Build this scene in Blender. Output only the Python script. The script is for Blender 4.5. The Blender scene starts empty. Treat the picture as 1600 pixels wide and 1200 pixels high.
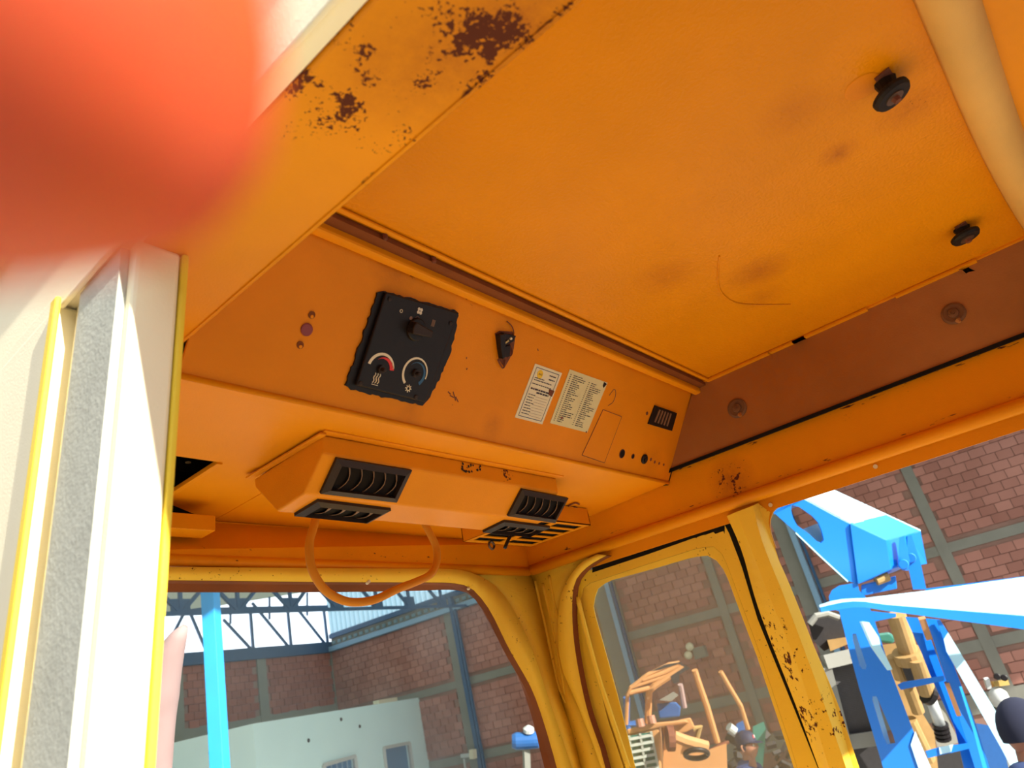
import bpy, bmesh, math, random
from mathutils import Vector, Matrix, noise
random.seed(7)
S = bpy.context.scene
COL = S.collection
# ------------------------------------------------------------------ camera
EYE = Vector((0, 0, 2.3))           # eye height over the yard; cab axes: X across, Y to the windscreen, Z up
RIGHT = None
def _axes():
    pp = (800., 600.); vx = (1820., 925.); vy = (-740., 1420.)
    f = math.sqrt(-((vx[0]-pp[0])*(vy[0]-pp[0])+(vx[1]-pp[1])*(vy[1]-pp[1])))
    X = Vector((vx[0]-800, -(vx[1]-600), -f)).normalized()
    Y = Vector((vy[0]-800, -(vy[1]-600), -f)); Y -= X*X.dot(Y); Y.normalize()
    return f, Matrix((X, Y, X.cross(Y)))
FOC, MC = _axes()
cam_d = bpy.data.cameras.new('camera'); cam = bpy.data.objects.new('camera', cam_d); COL.objects.link(cam)
cam.matrix_world = Matrix.Translation(EYE) @ MC.to_4x4()
cam_d.sensor_width = 36; cam_d.lens = FOC/1600*36
cam_d.clip_start = .002; cam_d.clip_end = 500
cam_d.dof.use_dof = True; cam_d.dof.focus_distance = 1.35; cam_d.dof.aperture_fstop = 8.0
S.camera = cam
# ------------------------------------------------------------------ light
SUN_TO = Vector((-.10, -1, .45))
EXPOSURE = .80
w = bpy.data.worlds.new('sky'); S.world = w; w.use_nodes = True
bg = w.node_tree.nodes['Background']; bg.inputs[0].default_value = (.80, .89, 1, 1); bg.inputs[1].default_value = 1.5
sd = bpy.data.lights.new('sun', 'SUN'); sun = bpy.data.objects.new('sun', sd); COL.objects.link(sun)
sd.energy = 7; sd.angle = math.radians(.6); sd.color = (1, .95, .86)
sun.rotation_euler = SUN_TO.to_track_quat('Z', 'Y').to_euler(); sun.location = (0, 0, 30)
S.view_settings.view_transform = 'Standard'; S.view_settings.look = 'None'
S.view_settings.exposure = EXPOSURE; S.view_settings.gamma = 1; S.view_settings.use_curve_mapping = False

# ------------------------------------------------------------------ points (relative to the eye)
def ray(px, py): return MC @ Vector((px-800, -(py-600), -FOC))/FOC
def onx(px, py, x): r = ray(px, py); return r*(x/r.x)
def ony(px, py, y): r = ray(px, py); return r*(y/r.y)
def onz(px, py, z): r = ray(px, py); return r*(z/r.z)
def at(px, py, d): return ray(px, py)*d            # d metres along the camera axis
LEAN = .12
def sd_(px, py, off=0):                            # on the outward leaning lower side wall, off metres to the inside
    r = ray(px, py); return r*((1.479-off+LEAN*.33)/(r.x+LEAN*r.z))
PN = Vector((0, .829, .559)).normalized(); PQ = Vector((0, .604, .6))
def onp(px, py, off=0):                            # on the sloping console panel
    r = ray(px, py); return r*((PN.dot(PQ)-off)/PN.dot(r))
PU = Vector((1, 0, 0)); PD = Vector((0, .559, -.829))   # across and down the panel
def rotm(a, b, c):
    return Matrix.Rotation(a, 3, 'Z') @ Matrix.Rotation(b, 3, 'X') @ Matrix.Rotation(c, 3, 'Y')
BR = rotm(math.radians(7.835), math.radians(-2.049), math.radians(-1.912))
BT = BR.transposed()
YB, XB = 20.3, 20.0
def bl(px, py, y=YB): v = BT @ ray(px, py); return v*(y/v.y)     # building coordinates on its far left wall
def br(px, py, x=XB): v = BT @ ray(px, py); return v*(x/v.x)
def bw(v): return BR @ Vector(v)

# ------------------------------------------------------------------ materials
def mat(name): m = bpy.data.materials.new(name); m.use_nodes = True; return m, m.node_tree.nodes, m.node_tree.links, m.node_tree.nodes['Principled BSDF']
def rgb(h):
    c = [int(h[i:i+2], 16)/255 for i in (0, 2, 4)]
    return tuple(x/12.92 if x <= .04045 else ((x+.055)/1.055)**2.4 for x in c)+(1,)
def plain(name, col, rough=.5, metal=0, var=.12, scale=30, bump=0, bscale=200):
    m, N, L, P = mat(name)
    g = N.new('ShaderNodeNewGeometry')
    n = N.new('ShaderNodeTexNoise'); n.inputs['Scale'].default_value = scale; n.inputs['Detail'].default_value = 4
    L.new(g.outputs['Position'], n.inputs['Vector'])
    mx = N.new('ShaderNodeMix'); mx.data_type = 'RGBA'
    mx.inputs[6].default_value = tuple(c*(1-var) for c in col[:3])+(1,); mx.inputs[7].default_value = tuple(min(1, c*(1+var)) for c in col[:3])+(1,)
    L.new(n.outputs[0], mx.inputs[0]); L.new(mx.outputs[2], P.inputs['Base Color'])
    P.inputs['Roughness'].default_value = rough; P.inputs['Metallic'].default_value = metal
    if bump:
        n2 = N.new('ShaderNodeTexNoise'); n2.inputs['Scale'].default_value = bscale; L.new(g.outputs['Position'], n2.inputs['Vector'])
        b = N.new('ShaderNodeBump'); b.inputs['Strength'].default_value = bump; b.inputs['Distance'].default_value = .001
        L.new(n2.outputs[0], b.inputs['Height']); L.new(b.outputs[0], P.inputs['Normal'])
    return m
def paint(name, base, specks=.5, blobs=(), rough=.38, bump=.25, dirt=.12, rust=(.10, .024, .010), fine=160, bscale=420, bands=(), stains=()):
    """aged machine enamel: orange-peel, faint dirt, rust specks everywhere, denser rust in patches where the real cab has them"""
    m, N, L, P = mat(name)
    g = N.new('ShaderNodeNewGeometry'); pos = g.outputs['Position']
    def noise_(s, d=4, r=.5):
        n = N.new('ShaderNodeTexNoise'); n.inputs['Scale'].default_value = s; n.inputs['Detail'].default_value = d; n.inputs['Roughness'].default_value = r
        L.new(pos, n.inputs['Vector']); return n.outputs[0]
    def math_(op, a, b=None, c=None, cl=False):
        n = N.new('ShaderNodeMath'); n.operation = op; n.use_clamp = cl
        for i, v in enumerate((a, b, c)):
            if v is None: continue
            if isinstance(v, (int, float)): n.inputs[i].default_value = v
            else: L.new(v, n.inputs[i])
        return n.outputs[0]
    d = noise_(5, 5)
    col = N.new('ShaderNodeMix'); col.data_type = 'RGBA'
    col.inputs[6].default_value = tuple(c*(1-dirt*1.6) for c in base[:3])+(1,); col.inputs[7].default_value = tuple(min(1, c*(1+dirt)) for c in base[:3])+(1,)
    L.new(d, col.inputs[0])
    # rust mask: fine grain over a threshold that large noise and patches lower
    f1 = noise_(fine, 3, .6); big = noise_(9, 3)
    thr = math_('MULTIPLY_ADD', big, .16*specks, f1)
    pn = math_('MULTIPLY_ADD', noise_(42, 3), 5, -1.9, cl=True) if blobs else None
    for (c, r, k) in blobs:
        c = Vector(c)+EYE
        vd = N.new('ShaderNodeVectorMath'); vd.operation = 'DISTANCE'; L.new(pos, vd.inputs[0]); vd.inputs[1].default_value = c
        q = math_('SUBTRACT', 1.0, math_('DIVIDE', vd.outputs[1], r), cl=True)
        thr = math_('MULTIPLY_ADD', math_('MULTIPLY', math_('POWER', q, .5), pn), k, thr)
    P.inputs['Specular IOR Level'].default_value = .15
    if bands:
        sp = N.new('ShaderNodeSeparateXYZ'); L.new(pos, sp.inputs[0])
        mp = N.new('ShaderNodeMapping'); mp.inputs['Scale'].default_value = (90, 40, 190); L.new(pos, mp.inputs['Vector'])
        sn = N.new('ShaderNodeTexNoise'); sn.inputs['Scale'].default_value = 1; sn.inputs['Detail'].default_value = 3; L.new(mp.outputs[0], sn.inputs['Vector'])
        pz = noise_(14, 2)
        for (ax, v, wd, k) in bands:
            q = math_('SUBTRACT', 1.0, math_('DIVIDE', math_('ABSOLUTE', math_('SUBTRACT', sp.outputs[ax], v+(2.3 if ax == 2 else 0))), wd), cl=True)
            q = math_('MULTIPLY', q, math_('MULTIPLY_ADD', pz, 1.6, -.3, cl=True))
            thr = math_('MAXIMUM', thr, math_('MULTIPLY_ADD', q, k, math_('MULTIPLY_ADD', sn.outputs[0], .9, .08)))
    cur = col.outputs[2]
    for (c, r, k) in stains:
        c = Vector(c)+EYE
        vd = N.new('ShaderNodeVectorMath'); vd.operation = 'DISTANCE'; L.new(pos, vd.inputs[0]); vd.inputs[1].default_value = c
        q = math_('SUBTRACT', 1.0, math_('DIVIDE', vd.outputs[1], r), cl=True)
        sq = math_('MULTIPLY', math_('MULTIPLY', q, noise_(60, 5, .7)), k*1.5, cl=True)
        sm = N.new('ShaderNodeMix'); sm.data_type = 'RGBA'; L.new(sq, sm.inputs[0]); L.new(cur, sm.inputs[6]); sm.inputs[7].default_value = (.42, .12, .008, 1); cur = sm.outputs[2]
    lim = .80-.012*specks if specks else 1.1
    mask = math_('MULTIPLY', math_('SUBTRACT', thr, lim), 14, cl=True)
    rc = N.new('ShaderNodeMix'); rc.data_type = 'RGBA'; L.new(mask, rc.inputs[0]); L.new(cur, rc.inputs[6]); rc.inputs[7].default_value = rust+(1,)
    L.new(rc.outputs[2], P.inputs['Base Color'])
    L.new(math_('MULTIPLY_ADD', mask, .4, rough), P.inputs['Roughness'])
    b = N.new('ShaderNodeBump'); b.inputs['Strength'].default_value = bump; b.inputs['Distance'].default_value = .0012
    L.new(math_('ADD', noise_(bscale, 2), math_('MULTIPLY', mask, -.6)), b.inputs['Height']); L.new(b.outputs[0], P.inputs['Normal'])
    return m
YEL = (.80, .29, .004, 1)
M = {}
def P_(n): return tuple(n)
ceil_blobs = [((onz(1185, 428, .6)), .05, .10), (onz(1040, 430, .6), .05, .06), (onz(1310, 240, .6), .03, .13), (onz(1250, 470, .6), .05, .10), (onz(1240, 175, .6), .04, .08), (onz(1430, 165, .6), .035, .16), (onz(620, 380, .6), .04, .10)]
M['ceil'] = paint('ceiling_enamel', (.74, .262, .003, 1), .35, ceil_blobs, rough=.30, bump=.9, bscale=200, fine=230, stains=[(onz(1185, 425, .6), .06, .9), (onz(1040, 432, .6), .06, .6), (onz(1310, 240, .6), .03, .9), (onz(1420, 168, .6), .05, .7), (onz(1240, 175, .6), .05, .5), (onz(1190, 465, .6), .05, .5)])
M['ceil'].node_tree.nodes['Principled BSDF'].inputs['Specular IOR Level'].default_value = .12
M['cab'] = paint('cab_enamel', YEL, .55, [(onx(1143, 750, 1.479), .055, .33), (onx(1050, 712, 1.479), .03, .15), (onx(1300, 640, 1.479), .05, .12), (onx(1420, 590, 1.479), .05, .12), (onx(1500, 575, 1.479), .04, .10)], rough=.42, bands=[(2, .432, .012, .34), (2, .347, .012, .30), (2, .326, .01, .16)], stains=[(onx(1143, 750, 1.479), .06, 1.0)])
M['panel'] = paint('panel_enamel', (.78, .26, .006, 1), .35, [(onp(1030, 722), .022, .25), (onp(817, 604), .012, .30), (onp(705, 622), .02, .12), (onp(620, 400), .03, .12), (onp(600, 640), .03, .05)], rough=.45, dirt=.16, bands=[(2, .588, .014, .28), (2, .415, .006, .22)], stains=[(onp(620, 405), .05, .9), (onp(990, 560), .05, .4), (onp(770, 665), .03, .6), (onp(640, 645), .03, .5), (onp(1020, 720), .04, .5)])
M['box'] = paint('duct_enamel', (.80, .29, .008, 1), .4, [((.997, .80, .402), .024, .34), ((1.17, .80, .36), .03, .2), ((.60, .83, .36), .012, .22), ((.9, .82, .38), .03, .06)], rough=.42)
M['beam'] = paint('beam_enamel', YEL, .5, [(onz(630, 110, .45), .09, .19), (onz(550, 190, .45), .07, .19), (onz(730, 70, .45), .06, .19), (onz(800, 45, .45), .05, .17), (onz(870, 5, .45), .04, .19), (onz(450, 160, .45), .05, .12), (onz(780, 85, .45), .035, .14), (onz(520, 90, .45), .06, .19)], rough=.42, fine=260, bands=[(0, .350, .010, .30)], stains=[(onz(700, 90, .45), .09, .8), (onz(820, 30, .45), .07, 1.0), (onz(590, 120, .45), .08, .4)])
M['pillar'] = paint('pillar_lit_enamel', (.95, .61, .06, 1), 1.3, [((1.50, .60, .02), .06, .12), ((1.52, .57, -.10), .06, .15), ((1.49, .64, .24), .03, .16), (sd_(1150, 900), .03, .15), (sd_(1180, 1000), .03, .2), (sd_(1255, 1130), .04, .2), (sd_(970, 1100), .03, .2), (sd_(940, 1010), .03, .18), (sd_(1030, 870), .03, .18), (sd_(900, 930), .03, .14), (sd_(1215, 1000), .05, .15), (sd_(1235, 1050), .045, .15), (sd_(1193, 960), .04, .15), (sd_(1330, 1130), .04, .15), (sd_(880, 960), .05, .12), (ony(795, 1010, 1.167), .03, .12), (sd_(905, 1060), .03, .1)], rough=.42, fine=110, bands=[(2, .30, .01, .2)])  # cab paint made yellower; the stronger light on the pillars is in the colour
M['rusty'] = paint('rusty_rim', (.22, .065, .018, 1), 1.0, [], rough=.7, rust=(.10, .03, .015), fine=90, dirt=.4)
M['post'] = paint('overexposed_post_paint', (.96, .88, .62, 1), .0, [], rough=.5, dirt=.05)  # yellow paint made pale; the sun's overexposure is put into the colour
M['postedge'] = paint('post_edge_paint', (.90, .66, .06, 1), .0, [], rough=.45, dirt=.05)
M['seal'] = plain('weathered_rubber_seal', rgb('b4b6a8'), .85, var=.18, scale=25, bump=.6)
M['black'] = plain('black_plastic', (.013, .010, .010, 1), .42, bump=.2, bscale=500)
M['blackmatte'] = plain('black_gap', (.006, .004, .004, 1), .9)
M['vent'] = plain('vent_plastic', (.030, .018, .014, 1), .45, bump=.3, bscale=600)
M['louver'] = plain('dusty_louver', (.24, .13, .07, 1), .5)
M['washerbrown'] = plain('brown_washer', (.16, .07, .03, 1), .6)
M['insul'] = paint('bare_trim_panel', (.40, .17, .055, 1), .3, [(onx(1505, 415, 1.46), .03, .06)], rough=.55, dirt=.40, bump=.2, bscale=300, stains=[(onx(1200, 600, 1.47), .30, .7), (onx(1340, 530, 1.47), .2, .4)])
M['steel'] = plain('dull_steel', (.16, .10, .07, 1), .45, .7, var=.3)
M['rubber'] = plain('rubber', (.012, .009, .008, 1), .6, bump=.4)
M['rustsolid'] = plain('rust', (.16, .045, .02, 1), .85, var=.4, scale=120, bump=.6)
M['paper'] = plain('paper_label', (.78, .72, .50, 1), .6, var=.05)
M['paper2'] = plain('paper_label_old', (.72, .66, .36, 1), .6, var=.07)
M['ink'] = plain('print_ink', (.05, .04, .05, 1), .6)
M['inkblue'] = plain('blue_frame_ink', (.04, .07, .14, 1), .6)
M['logo'] = plain('yellow_logo', (.85, .55, .01, 1), .5)
M['white'] = plain('white_print', (.75, .68, .50, 1), .5)
M['red'] = plain('red_print', (.70, .02, .015, 1), .5)
M['bluep'] = plain('blue_print', (.02, .10, .22, 1), .5)
M['redplug'] = plain('red_plug', (.22, .03, .03, 1), .4)
M['tube'] = paint('handle_enamel', (.66, .26, .02, 1), .5, [((.78, 1.0, .21), .05, .12)], rough=.45)
M['beige'] = paint('faded_rear_lip', (.72, .42, .12, 1), .3, [], rough=.5, dirt=.2)
M['grey'] = plain('floor_plate', (.50, .40, .26, 1), .7, var=.25)
M['roofw'] = plain('outer_roof_paint', (.85, .70, .35, 1), .5)
for k_ in ('black', 'vent', 'rubber', 'blackmatte'): M[k_].node_tree.nodes['Principled BSDF'].inputs['Specular IOR Level'].default_value = .25
# yard
M['ground'] = plain('yard_ground', (.46, .44, .40, 1), .9, var=.2, scale=1.5)
M['conc'] = plain('concrete', (.24, .235, .20, 1), .9, var=.25, scale=1.5, bump=.5, bscale=20)
M['mortar'] = plain('mortar', (.31, .18, .14, 1), .95, var=.2, scale=3)
M['render'] = plain('pale_render_wall', (.72, .96, 1, 1), .85, var=.08, scale=1.2)
def brickmat(name, c1, c2):
    m, N, L, P = mat(name)
    oi = N.new('ShaderNodeObjectInfo'); g = N.new('ShaderNodeNewGeometry')
    a = N.new('ShaderNodeMath'); a.operation = 'ADD'; L.new(oi.outputs['Random'], a.inputs[0]); L.new(g.outputs['Random Per Island'], a.inputs[1])
    fr = N.new('ShaderNodeMath'); fr.operation = 'FRACT'; L.new(a.outputs[0], fr.inputs[0])
    n = N.new('ShaderNodeTexNoise'); n.inputs['Scale'].default_value = .6; L.new(g.outputs['Position'], n.inputs['Vector'])
    ad = N.new('ShaderNodeMath'); ad.operation = 'MULTIPLY_ADD'; L.new(fr.outputs[0], ad.inputs[0]); ad.inputs[1].default_value = .55; L.new(n.outputs[0], ad.inputs[2])
    r = N.new('ShaderNodeMapRange'); r.inputs[1].default_value = .3; r.inputs[2].default_value = 1.25; L.new(ad.outputs[0], r.inputs[0])
    mx = N.new('ShaderNodeMix'); mx.data_type = 'RGBA'; mx.inputs[6].default_value = c1; mx.inputs[7].default_value = c2
    L.new(r.outputs[0], mx.inputs[0]); L.new(mx.outputs[2], P.inputs['Base Color']); P.inputs['Roughness'].default_value = .9
    return m
M['brick'] = brickmat('clay_brick', (.31, .130, .098, 1), (.50, .235, .185, 1))
M['brick2'] = brickmat('dark_clay_brick', (.27, .075, .048, 1), (.40, .13, .085, 1))
M['truss'] = plain('blue_truss_paint', (.018, .085, .20, 1), .5, var=.2)
M['clad'] = plain('translucent_cladding', (.33, .50, .58, 1), .5, var=.12, scale=.8)
def sheetmat():
    m, N, L, P = mat('translucent_cladding'); o = N['Material Output']
    d = N.new('ShaderNodeBsdfDiffuse'); d.inputs[0].default_value = (.45, .62, .70, 1); t_ = N.new('ShaderNodeBsdfTranslucent'); t_.inputs[0].default_value = (.50, .68, .76, 1)
    a = N.new('ShaderNodeMixShader'); a.inputs[0].default_value = .6; L.new(d.outputs[0], a.inputs[1]); L.new(t_.outputs[0], a.inputs[2]); L.new(a.outputs[0], o.inputs[0]); return m
M['clad'] = sheetmat()
M['cladroof'] = plain('corrugated_roof', (.30, .30, .20, 1), .6, var=.2, scale=1)
def roofmat():
    m, N, L, P = mat('aged_translucent_roof_sheet'); o = N['Material Output']
    d = N.new('ShaderNodeBsdfDiffuse'); d.inputs[0].default_value = (.30, .30, .20, 1); t_ = N.new('ShaderNodeBsdfTranslucent'); t_.inputs[0].default_value = (.50, .52, .42, 1)
    a = N.new('ShaderNodeMixShader'); a.inputs[0].default_value = .30; L.new(d.outputs[0], a.inputs[1]); L.new(t_.outputs[0], a.inputs[2]); L.new(a.outputs[0], o.inputs[0]); return m
M['cladroof'] = roofmat()
M['gutter'] = plain('pale_blue_gutter', (.22, .38, .55, 1), .4)
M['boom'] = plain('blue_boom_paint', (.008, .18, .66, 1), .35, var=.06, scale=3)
M['boomlit'] = plain('sunlit_boom_paint', (.50, .80, .92, 1), .35, var=.05, scale=3)  # sunlit copy of the boom blue, glare put into the colour
M['column'] = plain('cyan_column_paint', (.02, .36, .80, 1), .4, var=.12, scale=4)
M['pipe'] = plain('exhaust_pale_rust', (.36, .23, .21, 1), .7, var=.15, scale=12)
M['tan'] = paint('dusty_machine_yellow', (.42, .26, .10, 1), .8, [], rough=.7, fine=30, dirt=.3)
M['tractor'] = plain('tractor_yellow', (.52, .235, .085, 1), .6, var=.1, scale=3)
M['dark'] = plain('dark_machine', (.025, .022, .022, 1), .7, var=.3)
M['greygrille'] = plain('pale_grille', (.36, .36, .30, 1), .6)
M['meshgrey'] = plain('grey_mesh', (.075, .07, .07, 1), .7)
M['green'] = plain('green_metal', (.03, .16, .12, 1), .5)
M['bluedrum'] = plain('blue_plastic', (.02, .10, .30, 1), .4)
M['skin'] = plain('skin', (.36, .15, .09, 1), .5, var=.08)
M['shirt'] = plain('blue_shirt', (.035, .06, .16, 1), .85)
M['trousers'] = plain('dark_trousers', (.02, .025, .04, 1), .85)
M['cap'] = plain('navy_cap', (.010, .014, .045, 1), .7)
M['hair'] = plain('dark_hair', (.010, .012, .030, 1), .95)
M['cyl'] = plain('grey_cylinder_paint', (.50, .52, .50, 1), .4)
M['brass'] = plain('brass', (.55, .38, .12, 1), .35, .8)
M['wind'] = plain('dark_blue_window', (.02, .16, .35, 1), .3)
def skin_finger():
    m, N, L, P = mat('backlit_finger_skin')
    P.inputs['Base Color'].default_value = (.53, .072, .013, 1); P.inputs['Roughness'].default_value = .6  # saturated red base carries the glow of light through the finger
    P.inputs['Subsurface Weight'].default_value = .7; P.inputs['Subsurface Radius'].default_value = (1, .25, .1); P.inputs['Subsurface Scale'].default_value = .006
    n = N.new('ShaderNodeTexNoise'); n.inputs['Scale'].default_value = 900
    b = N.new('ShaderNodeBump'); b.inputs['Strength'].default_value = .2; b.inputs['Distance'].default_value = .0003
    L.new(n.outputs[0], b.inputs['Height']); L.new(b.outputs[0], P.inputs['Normal'])
    return m
M['finger'] = skin_finger()
def dusty_glass():
    m, N, L, P = mat('dusty_glass')
    o = N['Material Output']; t = N.new('ShaderNodeBsdfTransparent'); t.inputs[0].default_value = (.93, .96, .95, 1)
    d = N.new('ShaderNodeBsdfDiffuse'); d.inputs[0].default_value = (.8, .78, .7, 1)
    g = N.new('ShaderNodeBsdfGlossy'); g.inputs[1].default_value = .05
    a = N.new('ShaderNodeMixShader'); a.inputs[0].default_value = .10; b = N.new('ShaderNodeMixShader'); b.inputs[0].default_value = .03
    L.new(t.outputs[0], a.inputs[1]); L.new(d.outputs[0], a.inputs[2]); L.new(a.outputs[0], b.inputs[1]); L.new(g.outputs[0], b.inputs[2]); L.new(b.outputs[0], o.inputs[0])
    return m
def windscreen():
    m, N, L, P = mat('hazed_windscreen')  # pane added for its bluish veil; haze mixed into the material
    o = N['Material Output']; t = N.new('ShaderNodeBsdfTransparent'); t.inputs[0].default_value = (.95, .97, .97, 1)
    d = N.new('ShaderNodeBsdfTranslucent'); d.inputs[0].default_value = (.75, .80, .85, 1); n = N.new('ShaderNodeTexNoise'); g = N.new('ShaderNodeNewGeometry'); n.inputs['Scale'].default_value = 2.2; n.inputs['Detail'].default_value = 3
    L.new(g.outputs['Position'], n.inputs['Vector']); r = N.new('ShaderNodeMapRange'); r.inputs[1].default_value = .35; r.inputs[2].default_value = .7; r.inputs[3].default_value = .0; r.inputs[4].default_value = .11
    L.new(n.outputs[0], r.inputs[0]); a = N.new('ShaderNodeMixShader'); L.new(r.outputs[0], a.inputs[0]); L.new(t.outputs[0], a.inputs[1]); L.new(d.outputs[0], a.inputs[2]); L.new(a.outputs[0], o.inputs[0]); return m
M['windscreen'] = windscreen()
M['glass'] = dusty_glass()

# ------------------------------------------------------------------ builders (all coordinates relative to the eye)
def tag(o, label=None, cat=None, group=None, kind=None):
    if label: o['label'] = label
    if cat: o['category'] = cat
    if group: o['group'] = group
    if kind: o['kind'] = kind
    return o
def wloc(o):
    v = o.location.copy(); p = o.parent
    while p: v += p.location; p = p.parent
    return v
def thing(name, loc, label=None, cat=None, group=None, kind=None):
    o = bpy.data.objects.new(name, None); COL.objects.link(o); o.location = Vector(loc)+EYE; o.empty_display_size = .05
    return tag(o, label, cat, group, kind)
class MB:
    def __init__(s): s.v = []; s.f = []
    def add(s, vs, fs):
        n = len(s.v); s.v += [Vector(v) for v in vs]; s.f += [tuple(i+n for i in f) for f in fs]; return s
    def box(s, c, d, ax=None):
        c = Vector(c); ax = ax or (Vector((1, 0, 0)), Vector((0, 1, 0)), Vector((0, 0, 1)))
        vs = [c+ax[0]*(x*d[0]/2)+ax[1]*(y*d[1]/2)+ax[2]*(z*d[2]/2) for x in (-1, 1) for y in (-1, 1) for z in (-1, 1)]
        return s.add(vs, [(0, 1, 3, 2), (4, 6, 7, 5), (0, 4, 5, 1), (2, 3, 7, 6), (0, 2, 6, 4), (1, 5, 7, 3)])
    def b(s, x0, x1, y0, y1, z0, z1): return s.box(((x0+x1)/2, (y0+y1)/2, (z0+z1)/2), (x1-x0, y1-y0, z1-z0))
    def hexa(s, q, e):
        q = [Vector(p) for p in q]; n = len(q)
        e = [Vector(e)]*n if not isinstance(e, list) else [Vector(k) for k in e]
        vs = q+[p+k for p, k in zip(q, e)]
        return s.add(vs, [tuple(range(n)), tuple(range(2*n-1, n-1, -1))]+[(i, i+n, (i+1) % n+n, (i+1) % n) for i in range(n)])
    def tube(s, path, r, seg=10, cap=True):
        path = [Vector(p) for p in path]; n = len(path); rr = r if isinstance(r, (list, tuple)) else [r]*n
        t0 = (path[1]-path[0]).normalized(); u = t0.orthogonal().normalized(); vs = []; fs = []
        for i, p in enumerate(path):
            t = (path[min(i+1, n-1)]-path[max(i-1, 0)]).normalized()
            u = (u-t*u.dot(t)).normalized(); w2 = t.cross(u)
            for k in range(seg):
                a = 2*math.pi*k/seg; vs.append(p+(u*math.cos(a)+w2*math.sin(a))*rr[i])
        for i in range(n-1):
            for k in range(seg): fs.append((i*seg+k, i*seg+(k+1) % seg, (i+1)*seg+(k+1) % seg, (i+1)*seg+k))
        if cap: fs += [tuple(range(seg-1, -1, -1)), tuple(range((n-1)*seg, n*seg))]
        return s.add(vs, fs)
    def bar(s, a, b, w_, h=None, up=(0, 0, 1)):
        a = Vector(a); b = Vector(b); t = (b-a); l = t.length; t.normalize(); up = Vector(up)
        if abs(t.dot(up)) > .98: up = Vector((0, 1, 0))
        v = (up-t*t.dot(up)).normalized(); u = t.cross(v)
        return s.box((a+b)/2, (l, w_, h or w_), (t, u, v))
    def lathe(s, c, axis, prof, seg=16):
        c = Vector(c); ax = Vector(axis).normalized(); u = ax.orthogonal().normalized(); v = ax.cross(u); vs = []; fs = []
        for (h, r) in prof:
            for k in range(seg):
                a = 2*math.pi*k/seg; vs.append(c+ax*h+(u*math.cos(a)+v*math.sin(a))*r)
        for i in range(len(prof)-1):
            for k in range(seg): fs.append((i*seg+k, i*seg+(k+1) % seg, (i+1)*seg+(k+1) % seg, (i+1)*seg+k))
        fs += [tuple(range(seg-1, -1, -1)), tuple(range((len(prof)-1)*seg, len(prof)*seg))]
        return s.add(vs, fs)
    def build(s, name, m, parent=None, smooth=False, bevel=0, thick=0, toff=0, origin=None, mods=()):
        me = bpy.data.meshes.new(name)
        xs = [v.x for v in s.v]; ys = [v.y for v in s.v]; zs = [v.z for v in s.v]
        o0 = Vector(origin) if origin is not None else Vector(((min(xs)+max(xs))/2, (min(ys)+max(ys))/2, min(zs)))
        me.from_pydata([v-o0 for v in s.v], [], s.f)
        bm = bmesh.new(); bm.from_mesh(me); bmesh.ops.recalc_face_normals(bm, faces=bm.faces); bm.to_mesh(me); bm.free()
        o = bpy.data.objects.new(name, me); COL.objects.link(o)
        o.location = o0+EYE
        if parent is not None:
            o.parent = parent; o.location = o0+EYE-wloc(parent)
        me.materials.append(M[m] if isinstance(m, str) else m)
        if smooth: me.shade_smooth()
        if thick:
            k = o.modifiers.new('thick', 'SOLIDIFY'); k.thickness = thick; k.offset = toff
        if bevel:
            k = o.modifiers.new('bevel', 'BEVEL'); k.width = bevel; k.segments = 2; k.limit_method = 'ANGLE'
        return o
def struct(o, label=None): o['kind'] = 'structure'; return tag(o, label)
def resample(pts, n, smooth=True):
    pts = [Vector(p) for p in pts]
    if smooth and len(pts) > 2:
        q = []
        for i in range(len(pts)-1):
            p0 = pts[max(i-1, 0)]; p1 = pts[i]; p2 = pts[i+1]; p3 = pts[min(i+2, len(pts)-1)]
            for k in range(6):
                t = k/6; q.append(.5*((2*p1)+(p2-p0)*t+(2*p0-5*p1+4*p2-p3)*t*t+(3*p1-p0-3*p2+p3)*t**3))
        q.append(pts[-1]); pts = q
    L = [0]
    for a, b in zip(pts, pts[1:]): L.append(L[-1]+(b-a).length)
    out = []; j = 0
    for i in range(n):
        d = L[-1]*i/(n-1)
        while j < len(pts)-2 and L[j+1] < d: j += 1
        t = (d-L[j])/max(L[j+1]-L[j], 1e-9); out.append(pts[j].lerp(pts[j+1], min(max(t, 0), 1)))
    return out
def sheet(curves, n=28, smooth=True):
    mb = MB(); cs = [resample(c, n, smooth) for c in curves]
    vs = [p for c in cs for p in c]
    fs = [(a*n+i, a*n+i+1, (a+1)*n+i+1, (a+1)*n+i) for a in range(len(cs)-1) for i in range(n-1)]
    return mb.add(vs, fs)
def plate(outer, holes, e):
    """flat plate with holes cut through it, e = thickness vector"""
    bm = bmesh.new(); ed = []
    for lp in [outer]+list(holes):
        vs = [bm.verts.new(p) for p in lp]
        for i in range(len(vs)): ed.append(bm.edges.new((vs[i], vs[(i+1) % len(vs)])))
    r = bmesh.ops.triangle_fill(bm, edges=ed, use_beauty=True)
    fs = [f for f in r['geom'] if isinstance(f, bmesh.types.BMFace)]
    ex = bmesh.ops.extrude_face_region(bm, geom=fs)
    nv = [v for v in ex['geom'] if isinstance(v, bmesh.types.BMVert)]
    bmesh.ops.translate(bm, verts=nv, vec=Vector(e))
    # triangle_fill+extrude removes the source faces: close the back again
    bm.verts.ensure_lookup_table(); bm.verts.index_update()
    mb = MB(); mb.v = [v.co.copy() for v in bm.verts]; mb.f = [tuple(v.index for v in f.verts) for f in bm.faces]
    bm.free(); return mb
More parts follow.
